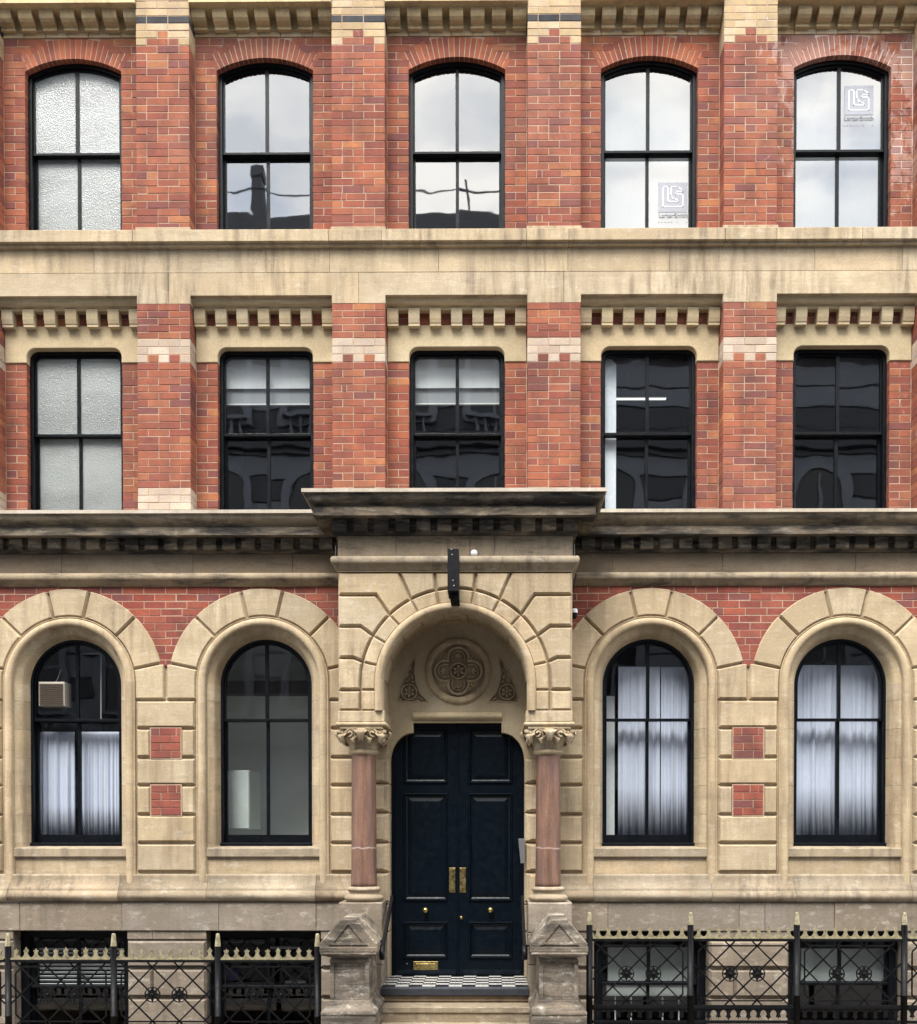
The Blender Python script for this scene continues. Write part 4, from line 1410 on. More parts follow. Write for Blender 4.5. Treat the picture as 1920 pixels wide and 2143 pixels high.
for a in range(4):
    mb = MB()
    ax, az = xr_+.137*math.cos(a*math.pi/2), zr_+.137*math.sin(a*math.pi/2)
    lathe_y(mb, ax, az, [(.124, yy+.04), (.12, yy-.008), (.108, yy-.018), (.094, yy-.008), (.09, yy+.04)], 28, True, a*math.pi/2-2.0, a*math.pi/2+2.0)
    lathe_y(mb, ax, az, [(.08, yy+.04), (.077, yy+.0), (.07, yy-.008), (.062, yy+.0), (.058, yy+.04)], 28, True, a*math.pi/2-2.2, a*math.pi/2+2.2)
    for q in (-.75, 0, .75):
        b = a*math.pi/2+q
        blob(mb, (ax+.03*math.cos(b), yy+.014, az+.03*math.sin(b)), .03, .02, .015, b, 8, 6)
    mb.build('quatrefoil_lobe', M['stone'], rou)
mb = MB()
flower(mb, xr_, zr_, .088, yy-.006, 6, math.pi/2)
mb.build('flower', M['stone'], rou)
for i in range(4):
    mb = MB()
    a = math.pi/4+i*math.pi/2
    for q in (-.22, 0, .22):
        blob(mb, (xr_+.2*math.cos(a+q), yy+.006, zr_+.2*math.sin(a+q)), .03, .012, .014, a+q*2, 8, 6)
    mb.build('leaf', M['stone'], rou)
for s_ in (-1, 1):
    def sp(u, v): return sp_pt(u, v, s_)
    tri = TRI[s_]
    mb = MB()
    ring(mb, inset(tri, -.002), inset(tri, .008), ytm-.008, ytm+.03)
    spo = mb.build('carved_spandrel', M['stone'], BLD)
    mb = MB()
    cx2, cz2 = sp(245, 862)
    flower(mb, cx2, cz2, .088, ytm+.006, 6, .5)
    mb.build('flower', M['stone'], spo)
    mb = MB()
    for (u, v, rx_, rz_, rt) in ((300, 440, .03, .01, 1.1), (270, 520, .034, .012, 1.0), (305, 540, .03, .01, 1.4), (220, 620, .036, .013, .9), (285, 640, .036, .013, 1.9), (215, 710, .03, .012, .3), (295, 715, .03, .012, 2.4), (420, 960, .045, .011, 2.6), (360, 985, .03, .01, 0), (120, 975, .02, .01, 1.0), (118, 760, .02, .01, 1.2), (200, 990, .03, .009, 0)):
        px_, pz_ = sp(u, v)
        blob(mb, (px_, ytm+.02, pz_), rx_, .024, rz_, rt if s_ < 0 else math.pi-rt, 8, 6)
    mb.build('leaf_carving', M['stone'], spo)

# ------------------------------------------------------------------ doors
YD = .10
zd0, zd1 = Z(2043, YD), Z(1505, YD)
def door(xa, xb, hinge):
    mb = MB()
    box(mb, xa, xb, YD+.018, YD+.06, zd0+.012, zd1)
    pw = (xa+xb)/2
    st = .125
    lx, rx2 = (P(845, 1800, YD)[0], P(938, 1800, YD)[0]) if hinge < 0 else (P(981, 1800, YD)[0], P(1073, 1800, YD)[0])
    prs = [(Z(1640, YD), Z(1525, YD)), (Z(1886, YD), Z(1660, YD)), (Z(2006, YD), Z(1929, YD))]
    # stiles and rails stand proud of the panels
    fr = MB()
    box(mb, xa, lx, YD, YD+.02, zd0+.012, zd1)
    box(mb, rx2, xb, YD, YD+.02, zd0+.012, zd1)
    zz_ = [zd0+.012]+[q for p in prs[::-1] for q in p]+[zd1]
    for a, b in zip(zz_[::2], zz_[1::2]): box(mb, lx, rx2, YD, YD+.02, a, b)
    d = mb.build('door', M['door_paint'], BLD)
    for a, b in prs:
        p = MB()
        r0 = rect(lx, rx2, a, b)
        r1 = inset(r0, .028)
        r2 = inset(r0, .042)
        r3 = inset(r0, .085)
        # bolection moulding, then a raised field
        for (o_, yo), (i_, yi) in (((r0, YD-.002), (inset(r0, .006), YD-.016)), ((inset(r0, .006), YD-.016), (inset(r0, .016), YD-.016)), ((inset(r0, .016), YD-.016), (r1, YD+.004)), ((r1, YD+.004), (r2, YD+.012)), ((r2, YD+.012), (r3, YD-.001)), ):
            p.add([(x, yo, z) for x, z in o_]+[(x, yi, z) for x, z in i_], [(i, (i+1) % 4, (i+1) % 4+4, i+4) for i in range(4)])
        p.add([(x, YD-.001, z) for x, z in r3], [(0, 1, 2, 3)])
        p.build('door_panel', M['door_paint'], d)
    p = MB()
    run_x(p, xa+.03, xb-.015, [(YD+.01, zd0+.075), (YD-.004, zd0+.07), (YD-.014, zd0+.03), (YD-.014, zd0+.016), (YD+.01, zd0+.016)])
    p.build('weather_bar', M['door_paint'], d)
    return d
xm = P(958.5, 1800, YD)[0]
dL = door(P(826, 1800, YD)[0], xm-.004, -1)
dR = door(xm+.004, P(1094, 1800, YD)[0], 1)
mb = MB()
for s_ in (-1, 1):
    xa, xb = sorted((X0+s_*.735, (P(826, 1800, YD)[0]-.002) if s_ < 0 else P(1094, 1800, YD)[0]+.002))
    box(mb, xa, xb, YD-.02, YD+.08, zd0, zd1)
box(mb, X0-.74, X0+.74, YD-.012, YD+.08, zd1-.06, zd1+.04)
mb.build('door_frame', M['door_paint'], BLD)
mb = MB()
prism(mb, rect(xm-.012, xm+.012, zd0+.02, zd1), YD-.012, YD+.01, .004)
mb.build('meeting_bead', M['door_paint'], dR)
for d, u in ((dL, 946.8), (dR, 969)):
    x = P(u, 1842, YD)[0]
    mb = MB()
    prism(mb, rect(x-.034, x+.034, Z(1868, YD), Z(1816, YD)), YD-.008, YD+.001, .003)
    pl = mb.build('pull_plate', M['brass'], d)
    mb = MB()
    ring(mb, rect(x-.028, x+.028, Z(1864, YD), Z(1820, YD)), rect(x-.02, x+.02, Z(1862, YD), Z(1822.5, YD)), YD-.013, YD-.005)
    mb.build('pull_rim', M['brass'], d)
for d, u, v, r_ in ((dL, 890.5, 1905, .031), (dR, 1027, 1904.5, .031), (dR, 965.5, 1920.5, .019)):
    x, z = P(u, v, YD-.05)
    mb = MB()
    lathe_y(mb, x, z, [(.001, YD-.075)]+[(r_*math.sin(t*math.pi/9), YD-.045-r_*math.cos(t*math.pi/9)) for t in range(1, 8)]+[(r_*.4, YD-.018), (r_*.8, YD-.008), (r_*.85, YD+.001)], 24)
    mb.build('door_knob', M['brass'], d)
x0_, z0_ = P(865.5, 2030, YD)
x1_, z1_ = P(917, 2012, YD)
mb = MB()
prism(mb, rect(x0_, x1_, z0_, z1_), YD-.008, YD+.001, .003)
mb.build('letter_plate', M['brass'], dL)
mb = MB()
prism(mb, rect(x0_+.03, x1_-.03, z0_+.022, z1_-.022), YD-.016, YD-.005, .003)
mb.build('letter_flap', M['brass'], dL)
mb = MB()
xs_, zs_ = P(852.5, 2017, YD)
blob(mb, (xs_, YD, zs_), .006, .006, .006)
mb.build('door_stud', M['alu'], dL)

# ------------------------------------------------------------------ windows
def window(outline, zm, yf, xc, gm, bottom=.075, fw=.036, name='window', zbot=None, panes=None, fat=.018):
    zb = min(z for _, z in outline)
    fr = MB()
    inn = inset(outline, fw)
    ring(fr, inset(outline, -.02), inn, yf, yf+.14)
    wo_ = fr.build('window', M['black_paint'], BLD)
    up = clip(inset(outline, fw-.004), 0, -1, -(zm-.002))
    ui = inset(up, .023)
    s1 = MB()
    ring(s1, up, ui, yf+.03, yf+.066)
    box(s1, xc-fat, xc+fat, yf+.034, yf+.064, zm+.01, max(z for _, z in ui)+.004)
    prism(s1, rect(min(x for x, _ in up), max(x for x, _ in up), zm-.003, zm+.027), yf+.022, yf+.066, .004)
    s1.build('upper_sash', M['black_paint'], wo_)
    lo = clip(inset(outline, fw-.004), 0, 1, zm+.03)
    s2 = MB()
    x0, x1 = min(x for x, _ in lo), max(x for x, _ in lo)
    z0, z1 = min(z for _, z in lo), zm+.03
    box(s2, x0, x0+.028, yf+.074, yf+.11, z0, z1)
    box(s2, x1-.028, x1, yf+.074, yf+.11, z0, z1)
    box(s2, x0+.028, x1-.028, yf+.074, yf+.11, z0, z0+bottom)
    box(s2, x0+.028, x1-.028, yf+.074, yf+.11, z1-.03, z1)
    box(s2, xc-fat+.001, xc+fat-.001, yf+.078, yf+.108, z0+bottom, z1-.03)
    s2.build('lower_sash', M['black_paint'], wo_)
    pu = inset(up, .019)
    for i, (q, y, nm) in enumerate(((clip(pu, 1, 0, xc-.01), yf+.048, gm), (clip(pu, -1, 0, -(xc+.01)), yf+.048, gm),
                        (rect(x0+.024, xc-.01, z0+bottom-.006, z1-.026), yf+.092, gm), (rect(xc+.01, x1-.024, z0+bottom-.006, z1-.026), yf+.092, gm))):
        mb = MB()
        prism(mb, q, y, y+.003)
        pn = mb.build('pane', M[nm], wo_)
    return wo_
def room(x0, x1, z0, z1, y0, y1, mat):
    mb = MB()
    v = [(x, y, z) for z in (z0, z1) for y in (y0, y1) for x in (x0, x1)]
    mb.add(v, [(2, 6, 7, 3), (0, 4, 6, 2), (1, 3, 7, 5), (4, 5, 7, 6), (0, 2, 3, 1)])
    mb.build('room', M[mat], BLD)
for k in (-2, -1, 0, 1, 2):
    xc = wx(k)
    window(seg_outline(xc, TH, zb_top-.02, zs_top, rise_top, 20), Z(322.5, YW+.1), YW+.07, xc, 'obscured_top' if k == -2 else 'glass_top', .03)
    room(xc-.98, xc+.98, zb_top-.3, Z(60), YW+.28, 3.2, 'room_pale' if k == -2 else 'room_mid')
    window(round_outline(xc, MH, zm_b, zm_t, .11, 8), Z(912, YW+.1), YW+.07, xc, 'obscured' if k == -2 else 'glass_mid', .05)
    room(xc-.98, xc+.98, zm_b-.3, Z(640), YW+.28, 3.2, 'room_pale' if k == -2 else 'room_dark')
for k in WK:
    xc = wx(k)
    hw = GH+.012
    window(seg_outline(xc, hw, Z(1772, .2), zg, hw-.0005, 40), Z(1510, .25), .19, xc, 'glass', .095, .036)
    mb = MB()
    prism(mb, rect(xc-GH-.01, xc+GH+.01, Z(1774, .15)-.01, Z(1764, .17)), .165, .3, .005)
    mb.build('window_board', M['black_paint'], BLD)
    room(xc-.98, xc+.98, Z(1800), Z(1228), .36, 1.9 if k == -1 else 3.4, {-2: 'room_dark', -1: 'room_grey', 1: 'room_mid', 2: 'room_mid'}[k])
    # basement sash
    xb_ = bx(k)
    zb0, zt0_ = Z(2300, .2), (Z(1975, .2) if k < 0 else Z(1968, .2))
    window(rect(xb_-bo-.01, xb_+bo+.01, zb0, ztopB+.02), Z(2060 if k > 0 else 2068, .2), .16, xb_, 'glass', .09, .10)
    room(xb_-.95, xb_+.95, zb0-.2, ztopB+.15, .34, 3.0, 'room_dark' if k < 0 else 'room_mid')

# ------------------------------------------------------------------ blinds, curtains and what stands behind the panes
def curtain(x0, x1, z0, z1, y, label, folds, amp=.022, head=.07, group='pale curtains'):
    mb = MB()
    n = max(30, int(folds*14))
    zs = [z1, z1-head*.5, z1-head, z1-head-.05, z1-.35*(z1-z0), z1-.7*(z1-z0), z0]
    rnd = [random.uniform(-.6, .6) for _ in range(int(folds)+3)]
    vs = []
    for r_, z in enumerate(zs):
        am = amp*(.12 if r_ < 3 else (.45 if r_ == 3 else .8+.2*r_/6))
        for i in range(n+1):
            t = i/n*folds
            ph = t*2*math.pi+rnd[int(t)]*1.2*(t-int(t))*(1-(t-int(t)))*4
            yy_ = y+am*math.sin(ph)*(.55+.45*math.sin(i*.21+rnd[0]*9+r_*.05))+am*.45*math.sin(ph*.43+rnd[1]*7)+am*.2*math.sin(ph*2.1+r_*.2+1)
            vs.append((x0+(x1-x0)*i/n, yy_, z))
    q = n+1
    mb.add(vs, [(r_*q+i, r_*q+i+1, (r_+1)*q+i+1, (r_+1)*q+i) for r_ in range(len(zs)-1) for i in range(n)], True)
    o = mb.build('curtain', M['curtain'])
    sm_ = o.modifiers.new('thickness', 'SOLIDIFY')
    sm_.thickness = .003
    return tag(o, label, 'curtain', group)
yc = .40
def px(u, v, y): return P(u, v, y)[0]
curtain(px(72, 1640, yc), px(157, 1640, yc), Z(1752, yc), Z(1531, yc), yc, 'pale curtain behind the pane below the metal extractor fan', 7)
curtain(px(168, 1640, yc), px(262, 1640, yc), Z(1752, yc), Z(1531, yc), yc, 'pale curtain on the plain half of the window with the metal extractor fan', 8)
curtain(px(1294, 1580, yc), px(1381, 1580, yc), Z(1755, yc), Z(1396, yc), yc, 'tall pale curtain beside the narrow white board in the arched window', 5, .022)
curtain(px(1384, 1580, yc), px(1452, 1580, yc), Z(1755, yc), Z(1396, yc), yc+.02, 'tall pale curtain away from the white board, next to the brick inlaid pier', 5, .022)
curtain(px(1655, 1580, yc), px(1755, 1580, yc), Z(1755, yc), Z(1393, yc), yc, 'tall pale curtain nearest the brick inlaid pier in the fully curtained arched window', 6, .021)
curtain(px(1758, 1580, yc), px(1862, 1580, yc), Z(1755, yc), Z(1393, yc), yc+.02, 'tall pale curtain farthest from the door in the fully curtained arched window', 6, .021)
mb = MB()
prism(mb, rect(px(1258, 1600, .5), px(1287, 1600, .5), Z(1752, .5), Z(1457, .5)), .5, .54, .004, back=True)
tag(mb.build('white_board', M['white_paint']), 'narrow upright white board beside a pale curtain in an arched window', 'board')
# extractor fan
yf_ = .232
fan = thing('extractor_fan', 'square metal slatted extractor fan set in an arched window pane', 'fan')
xa, za = P(82, 1478, yf_-.06)
xb, zb = P(136, 1427, yf_-.06)
mb = MB()
prism(mb, rect(xa, xb, za, zb), yf_-.07, yf_+.1, .008, back=True)
mb.build('fan_case', M['fan_case'], fan)
for i in range(10):
    z = za+.018+(zb-za-.036)*(i+.5)/10
    mb = MB()
    obox(mb, ((xa+xb)/2, yf_-.076, z), (1, 0, 0), (0, 1, .3), (0, -.3, 1), (xb-xa)/2-.014, .008, .0055)
    mb.build('slat', M['fan_slat'], fan)
mb = MB()
xm_ = (xa+xb)/2
tube(mb, [(xm_, yf_+.02, zb), (xm_+.005, yf_+.08, zb+.06), (xm_+.03, yf_+.1, zb+.16)], .004)
mb.build('fan_cord', M['alu'], fan)
gf = thing('inner_frame', 'thin pale inner glazing frame behind the fan window', 'frame')
for (u0, v0, u1, v1) in ((212, 1505, 212, 1367), (170, 1368, 214, 1368)):
    mb = MB()
    A_, B_ = P(u0, v0, .37), P(u1, v1, .37)
    bar(mb, (A_[0], .37, A_[1]), (B_[0], .37, B_[1]), .012, .01)
    mb.build('frame_bar', M['alu'], gf)
# kitchen cupboard
kt = thing('kitchen_cupboard', 'white wall cupboard seen through the arched window beside the porch', 'cupboard')
yk = .5
xa, za = P(474, 1735, yk); xb, zb = P(523, 1612, yk)
mb = MB()
prism(mb, rect(xa-.25, xb, za, zb), yk, yk+.5, .004, back=True)
mb.build('cupboard_body', M['kitchen_white'], kt)
mb = MB()
prism(mb, rect(xa-.24, xb-.006, za+.006, zb-.006), yk-.02, yk-.002, .003)
mb.build('cupboard_door', M['kitchen_white'], kt)
mb = MB()
box(mb, wx(-1)-.97, wx(-1)+.97, 1.0, 1.25, Z(1450, 1.0), Z(1424, 1.0))
tag(mb.build('ceiling_beam', M['room_dark']), 'dark beam below the ceiling of the grey room beside the porch', 'beam')
mb = MB()
box(mb, wx(-1)-.97, wx(-1)+.97, 1.26, 1.85, Z(1424, 1.0), Z(1424, 1.0)+.03)
mb.build('room_ceiling', M['room_pale'], BLD)
# roller blinds on the first floor
for k, txt in ((-1, 'half lowered white roller blind in the square-headed window beside the obscured one'), (0, 'half lowered white roller blind in the square-headed window above the porch')):
    xc = wx(k)
    yb_ = YW+.195
    o = thing('roller_blind', txt, 'blind', group='white roller blinds')
    mb = MB(); box(mb, xc-.5, xc+.5, yb_, yb_+.004, Z(812, yb_), Z(735, yb_)); mb.build('blind_fabric', M['blind'], o)
    mb = MB(); box(mb, xc-.5, xc+.5, yb_+.03, yb_+.034, Z(842, yb_), Z(805, yb_)); mb.build('blind_lower_band', M['blind_grey'], o)  # grey sheet set back a little, forms the lower band of the blind
    mb = MB(); prism(mb, rect(xc-.5, xc+.5, Z(845, yb_), Z(842, yb_)), yb_+.02, yb_+.045, .003); mb.build('bottom_bar', M['blind'], o)
# white boards and lamp in the fourth window
xc = wx(1)
yb_ = YW+.20
mb = MB()
xa, xb = px(1250, 880, yb_), px(1290, 880, yb_)
prism(mb, [(xa, zm_b), (xb, zm_b), (xb, Z(763, yb_)), (px(1270, 760, yb_), Z(742, yb_)), (xa, Z(742, yb_))], yb_, yb_+.05, .004, back=True)
tag(mb.build('white_board', M['white_paint']), 'upright white board with a slanting top in a dark square-headed window', 'board')
lam = thing('strip_lamp', 'slim lit strip lamp hanging in a dark square-headed window', 'lamp')
yl = 1.4
xa, za = P(1290, 836, yl); xb, zb = P(1395, 830, yl)
mb = MB(); prism(mb, rect(xa+.0, xb, za+.012, za+.021), yl, yl+.05, .006, back=True); mb.build('tube', M['lamp'], lam)
mb = MB(); bar(mb, (px(1316, 800, yl), yl+.02, za+.02), (px(1316, 800, yl), yl+.02, Z(645)), .006, .006); mb.build('hanger', M['alu'], lam)
mb = MB(); prism(mb, rect(xa+.0, xb, za+.0215, za+.04), yl, yl+.05, .003, back=True); mb.build('lamp_housing', M['alu'], lam)
# pale blinds of the top floor
for k, v1, txt in ((-1, 470, 'pale blind behind the arched brick window left of the porch axis, chimney reflected in its glass'), (0, 380, 'pale blind in the arched brick window straight above the door'),
                   (1, 480, 'full length pale blind in the brick arched window with the low square sticker'), (2, 480, 'full length pale blind in the brick arched window with the high square sticker'), ):
    if k < 1: continue
    xc = wx(k)
    yb_ = YW+.24
    mb = MB(); box(mb, xc-.52, xc+.52, yb_, yb_+.004, Z(v1, yb_), Z(118, yb_))
    tag(mb.build('roller_blind', M['blind_grey']), txt, 'blind')
for k, v0, v1, txt in ((-2, 232, 118, 'drawn blind behind the obscured glass of the top floor'), (-2, 842, 722, 'drawn blind behind the obscured glass of the first floor')):
    xc = wx(k)
    yb_ = YW+.24
    mb = MB(); box(mb, xc-.52, xc+.52, yb_, yb_+.004, Z(v0, yb_), Z(v1, yb_))
    tag(mb.build('roller_blind', M['blind']), txt, 'blind')
# window stickers with monogram and lettering
def sticker(u0, v0, u1, v1, y, label):
    o = thing('window_sticker', label, 'sticker', group='square logo stickers')
    x0, z1 = P(u0, v0, y)
    x1, z0 = P(u1, v1, y)
    mb = MB(); prism(mb, rect(x0, x1, z0, z1), y, y+.002); mb.build('sticker_square', M['sticker'], o)
    s_ = (x1-x0)/1020.0
    def q(a, b): return (x0+(a-305)*s_, z1-(b-340)*s_)
    lines = [[(462, 490), (635, 490), (635, 1010), (995, 1010), (995, 930), (865, 930), (733, 800), (733, 490), (985, 490), (1150, 610), (1150, 660), (900, 660), (900, 745), (1155, 745), (1155, 1185), (462, 1185), (462, 490)]]
    mb = MB()
    for ln in lines:
        for a, b in zip(ln, ln[1:]):
            A, B_ = q(*a), q(*b)
            d = Vector((B_[0]-A[0], B_[1]-A[1])).normalized()*(20*s_)
            bar(mb, (A[0]-d.x, y-.0015, A[1]-d.y), (B_[0]+d.x, y-.0015, B_[1]+d.y), 35*s_, .001)
    mb.build('monogram', M['sticker_white'], o)
    for txt, sz, dz, w_ in (('LarterSmith', .075, .045, 1.0),):
        cu = bpy.data.curves.new('lettering', 'FONT')
        cu.body = txt
        cu.size = 1
        cu.offset = .012
        cu.align_x = 'LEFT'
        to = bpy.data.objects.new('lettering', cu)
        COL.objects.link(to)
        cu.materials.append(M['sticker_ink'])
        bpy.context.view_layer.update()
        sc_ = (x1-x0)/max(.1, to.dimensions.x)
        to.scale = (sc_, sc_*1.05, sc_)
        to.rotation_euler = (math.pi/2, 0, 0)
        to.location = (x0, y-.002, z0-.06)
        dg = bpy.context.evaluated_depsgraph_get()
        me = bpy.data.meshes.new_from_object(to.evaluated_get(dg))
        lo_ = bpy.data.objects.new('lettering', me)
        COL.objects.link(lo_)
        lo_.scale, lo_.rotation_euler, lo_.location = to.scale, to.rotation_euler, to.location
        lo_.parent = o
        bpy.data.objects.remove(to)
    mb = MB()
    for t in (310, 420, 545, 660, 770, 970, 1300):
        a = q(t, 1725)
        prism(mb, rect(a[0]-14*s_, a[0]+14*s_, a[1]-16*s_, a[1]+16*s_), y-.001, y+.001)
    mb.build('small_print', M['sticker_ink'], o)
sticker(1378.8, 382, 1439.3, 443.5, YW+.158, 'grey square logo sticker low on a lower pane of the fourth brick arched window')
sticker(1767.7, 179.5, 1828.3, 240, YW+.114, 'grey square logo sticker on an upper pane of the last brick arched window')
# basement: venetian blind, box, tray
vb = thing('venetian_blind', 'white slatted blind half lowered in a basement window', 'blind')
xb_ = bx(-2)
for i in range(10):
    v = 1987+i*8.2
    z = Z(v, .3)
    mb = MB()
    obox(mb, (xb_+.01, .30, z), (1, 0, 0), (0, 1, -.9), (0, .9, 1), .47, .015, .003)
    mb.build('slat', M['white_paint'], vb)
yb_ = .5
def small(name, u0, v0, u1, v1, y, d, mat, label, cat):
    xa, za = P(u0, v1, y); xb2, zb2 = P(u1, v0, y)
    mb = MB(); prism(mb, rect(xa, xb2, za, zb2), y, y+d, .006, back=True)
    return tag(mb.build(name, M[mat]), label, cat)
small('display_screen', 474, 2028, 498, 2052, .5, .05, 'blue_screen', 'small blue lit panel inside a dark basement window', 'screen')
small('ceiling_light', 561, 1981, 628, 1986, .7, .05, 'white_paint', 'thin white ceiling light in the basement window beside the porch', 'light')
small('shelf_tray', 597, 2053, 640, 2058, .6, .1, 'white_paint', 'white tray on the shelf of the dark basement window', 'tray')
small('basement_shelf', 466, 2061, 655, 2064, .62, .2, 'alu', 'pale shelf edge crossing the dark basement window', 'shelf')
small('radiator_panel', 1270, 2061, 1445, 2085, .40, .06, 'kitchen_white', 'white radiator in the basement window right beside the gate pier', 'radiator')
for i, u in enumerate((1288, 1321, 1387, 1421)):
    pass
rk = thing('white_grille', 'white upright window bars in the basement window right beside the gate pier', 'grille')
for u in (1288, 1321, 1387, 1421):
    mb = MB()
    bar(mb, (px(u, 2090, .42), .42, Z(2140, .42)), (px(u, 2090, .42), .42, Z(2064, .42)), .014, .01)
    mb.build('bar', M['white_paint'], rk)
mb = MB(); bar(mb, (px(1272, 2110, .42), .42, Z(2110, .42)), (px(1446, 2110, .42), .42, Z(2110, .42)), .016, .012, (0, 1, 0)); mb.build('bar', M['white_paint'], rk)
small('frosted_screen', 1676, 1985, 1862, 2060, .345, .01, 'kitchen_white', 'pale grey blind in the basement window farthest from the door', 'blind')
small('frosted_screen', 1272, 1982, 1446, 2055, .345, .01, 'kitchen_white', 'pale grey blind above the white bars of a basement window', 'blind')

# ------------------------------------------------------------------ small fixtures on the porch
sg = thing('projecting_sign', 'black blade sign seen edge on, hung from the porch keystone', 'sign')
ys = -1.05
xa, za = P(937, 1237, ys); xb, zb = P(960, 1148, ys)
mb = MB(); prism(mb, rect(xa, xb, za, zb), ys, YP-.12, .004, back=True); mb.build('sign_board', M['sign_black'], sg)
for q in (.05, .1, .34, .39):
    mb = MB(); lathe_y(mb, (xa+xb)/2+random.uniform(-.02, .02), za+q, [(.001, ys-.006), (.006, ys-.005), (.007, ys+.002)], 10); mb.build('bolt', M['alu'], sg)
mb = MB(); box(mb, xa+.015, xb-.015, YP-.14, YP-.02, za+.02, za+.06); box(mb, xa+.015, xb-.015, YP-.14, YP+.0, zb-.25, zb-.21); mb.build('wall_bracket', M['sign_black'], sg)
mb = MB(); box(mb, xa+.02, xb+.0, ys+.1, YP-.03, za-.05, za-.002); mb.build('sign_lamp', M['sign_black'], sg)
x, z = P(992.5, 1157, YP-.03)
mb = MB(); lathe_y(mb, x, z, [(.001, YP-.045), (.02, YP-.043), (.032, YP-.03), (.034, YP-.005)], 20)
tag(mb.build('round_sensor', M['cam_white']), 'small round white sensor on the porch frieze beside the black sign', 'sensor')
cc = thing('security_camera', 'small white and black security camera at the edge of the porch', 'camera')
x, z = P(1203, 1284, -.3)
mb = MB(); lathe(mb, x, -.3, [(.001, z+.05), (.025, z+.046), (.031, z+.03), (.031, z+.005)], 16); mb.build('camera_body', M['cam_white'], cc)
mb = MB(); lathe(mb, x-.004, -.3, [(.03, z+.004), (.03, z-.03), (.02, z-.05), (.001, z-.055)], 16); mb.build('camera_lens', M['sign_black'], cc)
mb = MB(); bar(mb, (x-.1, -.27, z+.02), (x, -.3, z+.02), .014, .014); mb.build('camera_arm', M['alu'], cc)
mb = MB()
tube(mb, [(x-.01, -.28, z+.05), (x-.02, -.2, z+.2), (x+.03, -.08, z+.45), (x+.03, -.06, z+.62)], .006)
mb.build('camera_cable', M['sign_black'], cc)
for u, v, s_ in ((703, 1155, -1), (1202.5, 1153, 1)):
    x, z = P(u, v, -.5)
    o = thing('wire_bracket', 'thin upright wire bracket on the %s flank of the porch frieze' % ('boarded' if 0 else ('camera' if s_ > 0 else 'kitchen window')), 'bracket')
    mb = MB()
    tube(mb, [(x+s_*0, -.5, z-.06), (x, -.5, z+.06), (x-s_*.045, -.5, z+.06)], .0045)
    mb.build('wire', M['alu'], o)
x, z = P(1093, 1782, -.14)
mb = MB(); xa, xb = px(1085, 1780, -.16), px(1097, 1780, -.16)
prism(mb, [(xa+.025, Z(1807, -.16)), (xb+.01, Z(1807, -.16)), (xb+.01, Z(1755, -.16)), (xa, Z(1755, -.16))], -.17, -.13, .004)
tag(mb.build('intercom_plate', M['grey_fabric']), 'grey metal intercom plate on the door jamb', 'plate')
for s_, pa, pb, lab in ((-1, (821, 1878, -.16), (801, 1985, -1.15), 'black handrail sloping down to the gate pier on the letter plate side'), (1, (1093.5, 1878, -.16), (1098.5, 1985, -1.15), 'black handrail sloping down to the gate pier on the intercom side')):
    o = thing('handrail', lab, 'handrail', group='handrails of the steps')
    A = Vector((P(*pa)[0], pa[2], P(*pa)[1])); B_ = Vector((P(*pb)[0], pb[2], P(*pb)[1]))
    mb = MB()
    bar(mb, A, B_, .045, .03, (1, 0, 0))
    mb.build('rail', M['iron'], o)
    mb = MB()
    tube(mb, [B_+Vector((0, .02, .02)), B_+Vector((0, -.03, -.02)), B_+Vector((0, -.05, -.055)), B_+Vector((0, -.03, -.09))], .026, 10)
    mb.build('rail_end', M['iron'], o)
    for q, ln in ((.12, .16), (.93, .12)):
        p = A.lerp(B_, q)
        mb = MB()
        tube(mb, [p+Vector((0, 0, -.01)), p+Vector((s_*ln, 0, -.01))], .007)
        mb.build('bracket', M['iron'], o)

# ------------------------------------------------------------------ steps
zT = Z(2063, -.62)
st = thing('entrance_steps', 'stone entrance steps under a black and white chequered threshold', 'steps')
xa, xb = X0-.725, X0+.725
mb = MB()
run_x(mb, xa, xb, [(.2, zT-.008), (YP-.01, zT-.008), (YP-.02, zT-.015), (YP-.025, zT-.03), (YP-.025, zT-.09), (YP, zT-.1), (.2, zT-.1)])
th = mb.build('threshold', M['step_nose'], st)
nx_, ny_ = 11, 8
tw, td = (xb-xa)/nx_, (.1-(YP-.01))/ny_
for i in range(nx_):
    for j in range(ny_):
        mb = MB()
        x, y = xa+i*tw, YP-.01+j*td
        g = .0015
        v = [(x+g, y+g, zT), (x+tw-g, y+g, zT), (x+tw-g, y+td-g, zT), (x+g, y+td-g, zT)]
        mb.add(v+[(a, b, zT-.012) for a, b, _ in v], [(0, 1, 2, 3)]+[(q, (q+1) % 4, (q+1) % 4+4, q+4) for q in range(4)])
        mb.build('tile', M['tile_black' if (i+j) % 2 == 0 else 'tile_white'], th)
zst = [zT-.1, Z(2108, -.88), Z(2151, -1.14), Z(2196, -1.4), 0.0]
yst = [YP+.01, -.88, -1.14, -1.40]
for i in range(4):
    mb = MB()
    wd = .02*i
    zt = zst[i]
    run_x(mb, xa-.01-wd, xb+.01+wd, [(.1, zt), (yst[i]+.008, zt), (yst[i], zt-.006), (yst[i]-.002, zt-.05), (yst[i]+.012, zt-.056), (yst[i]+.012, zst[i+1]-.02), (.1, zst[i+1]-.02)])
    mb.build('step', M['stone_plinth'], st)

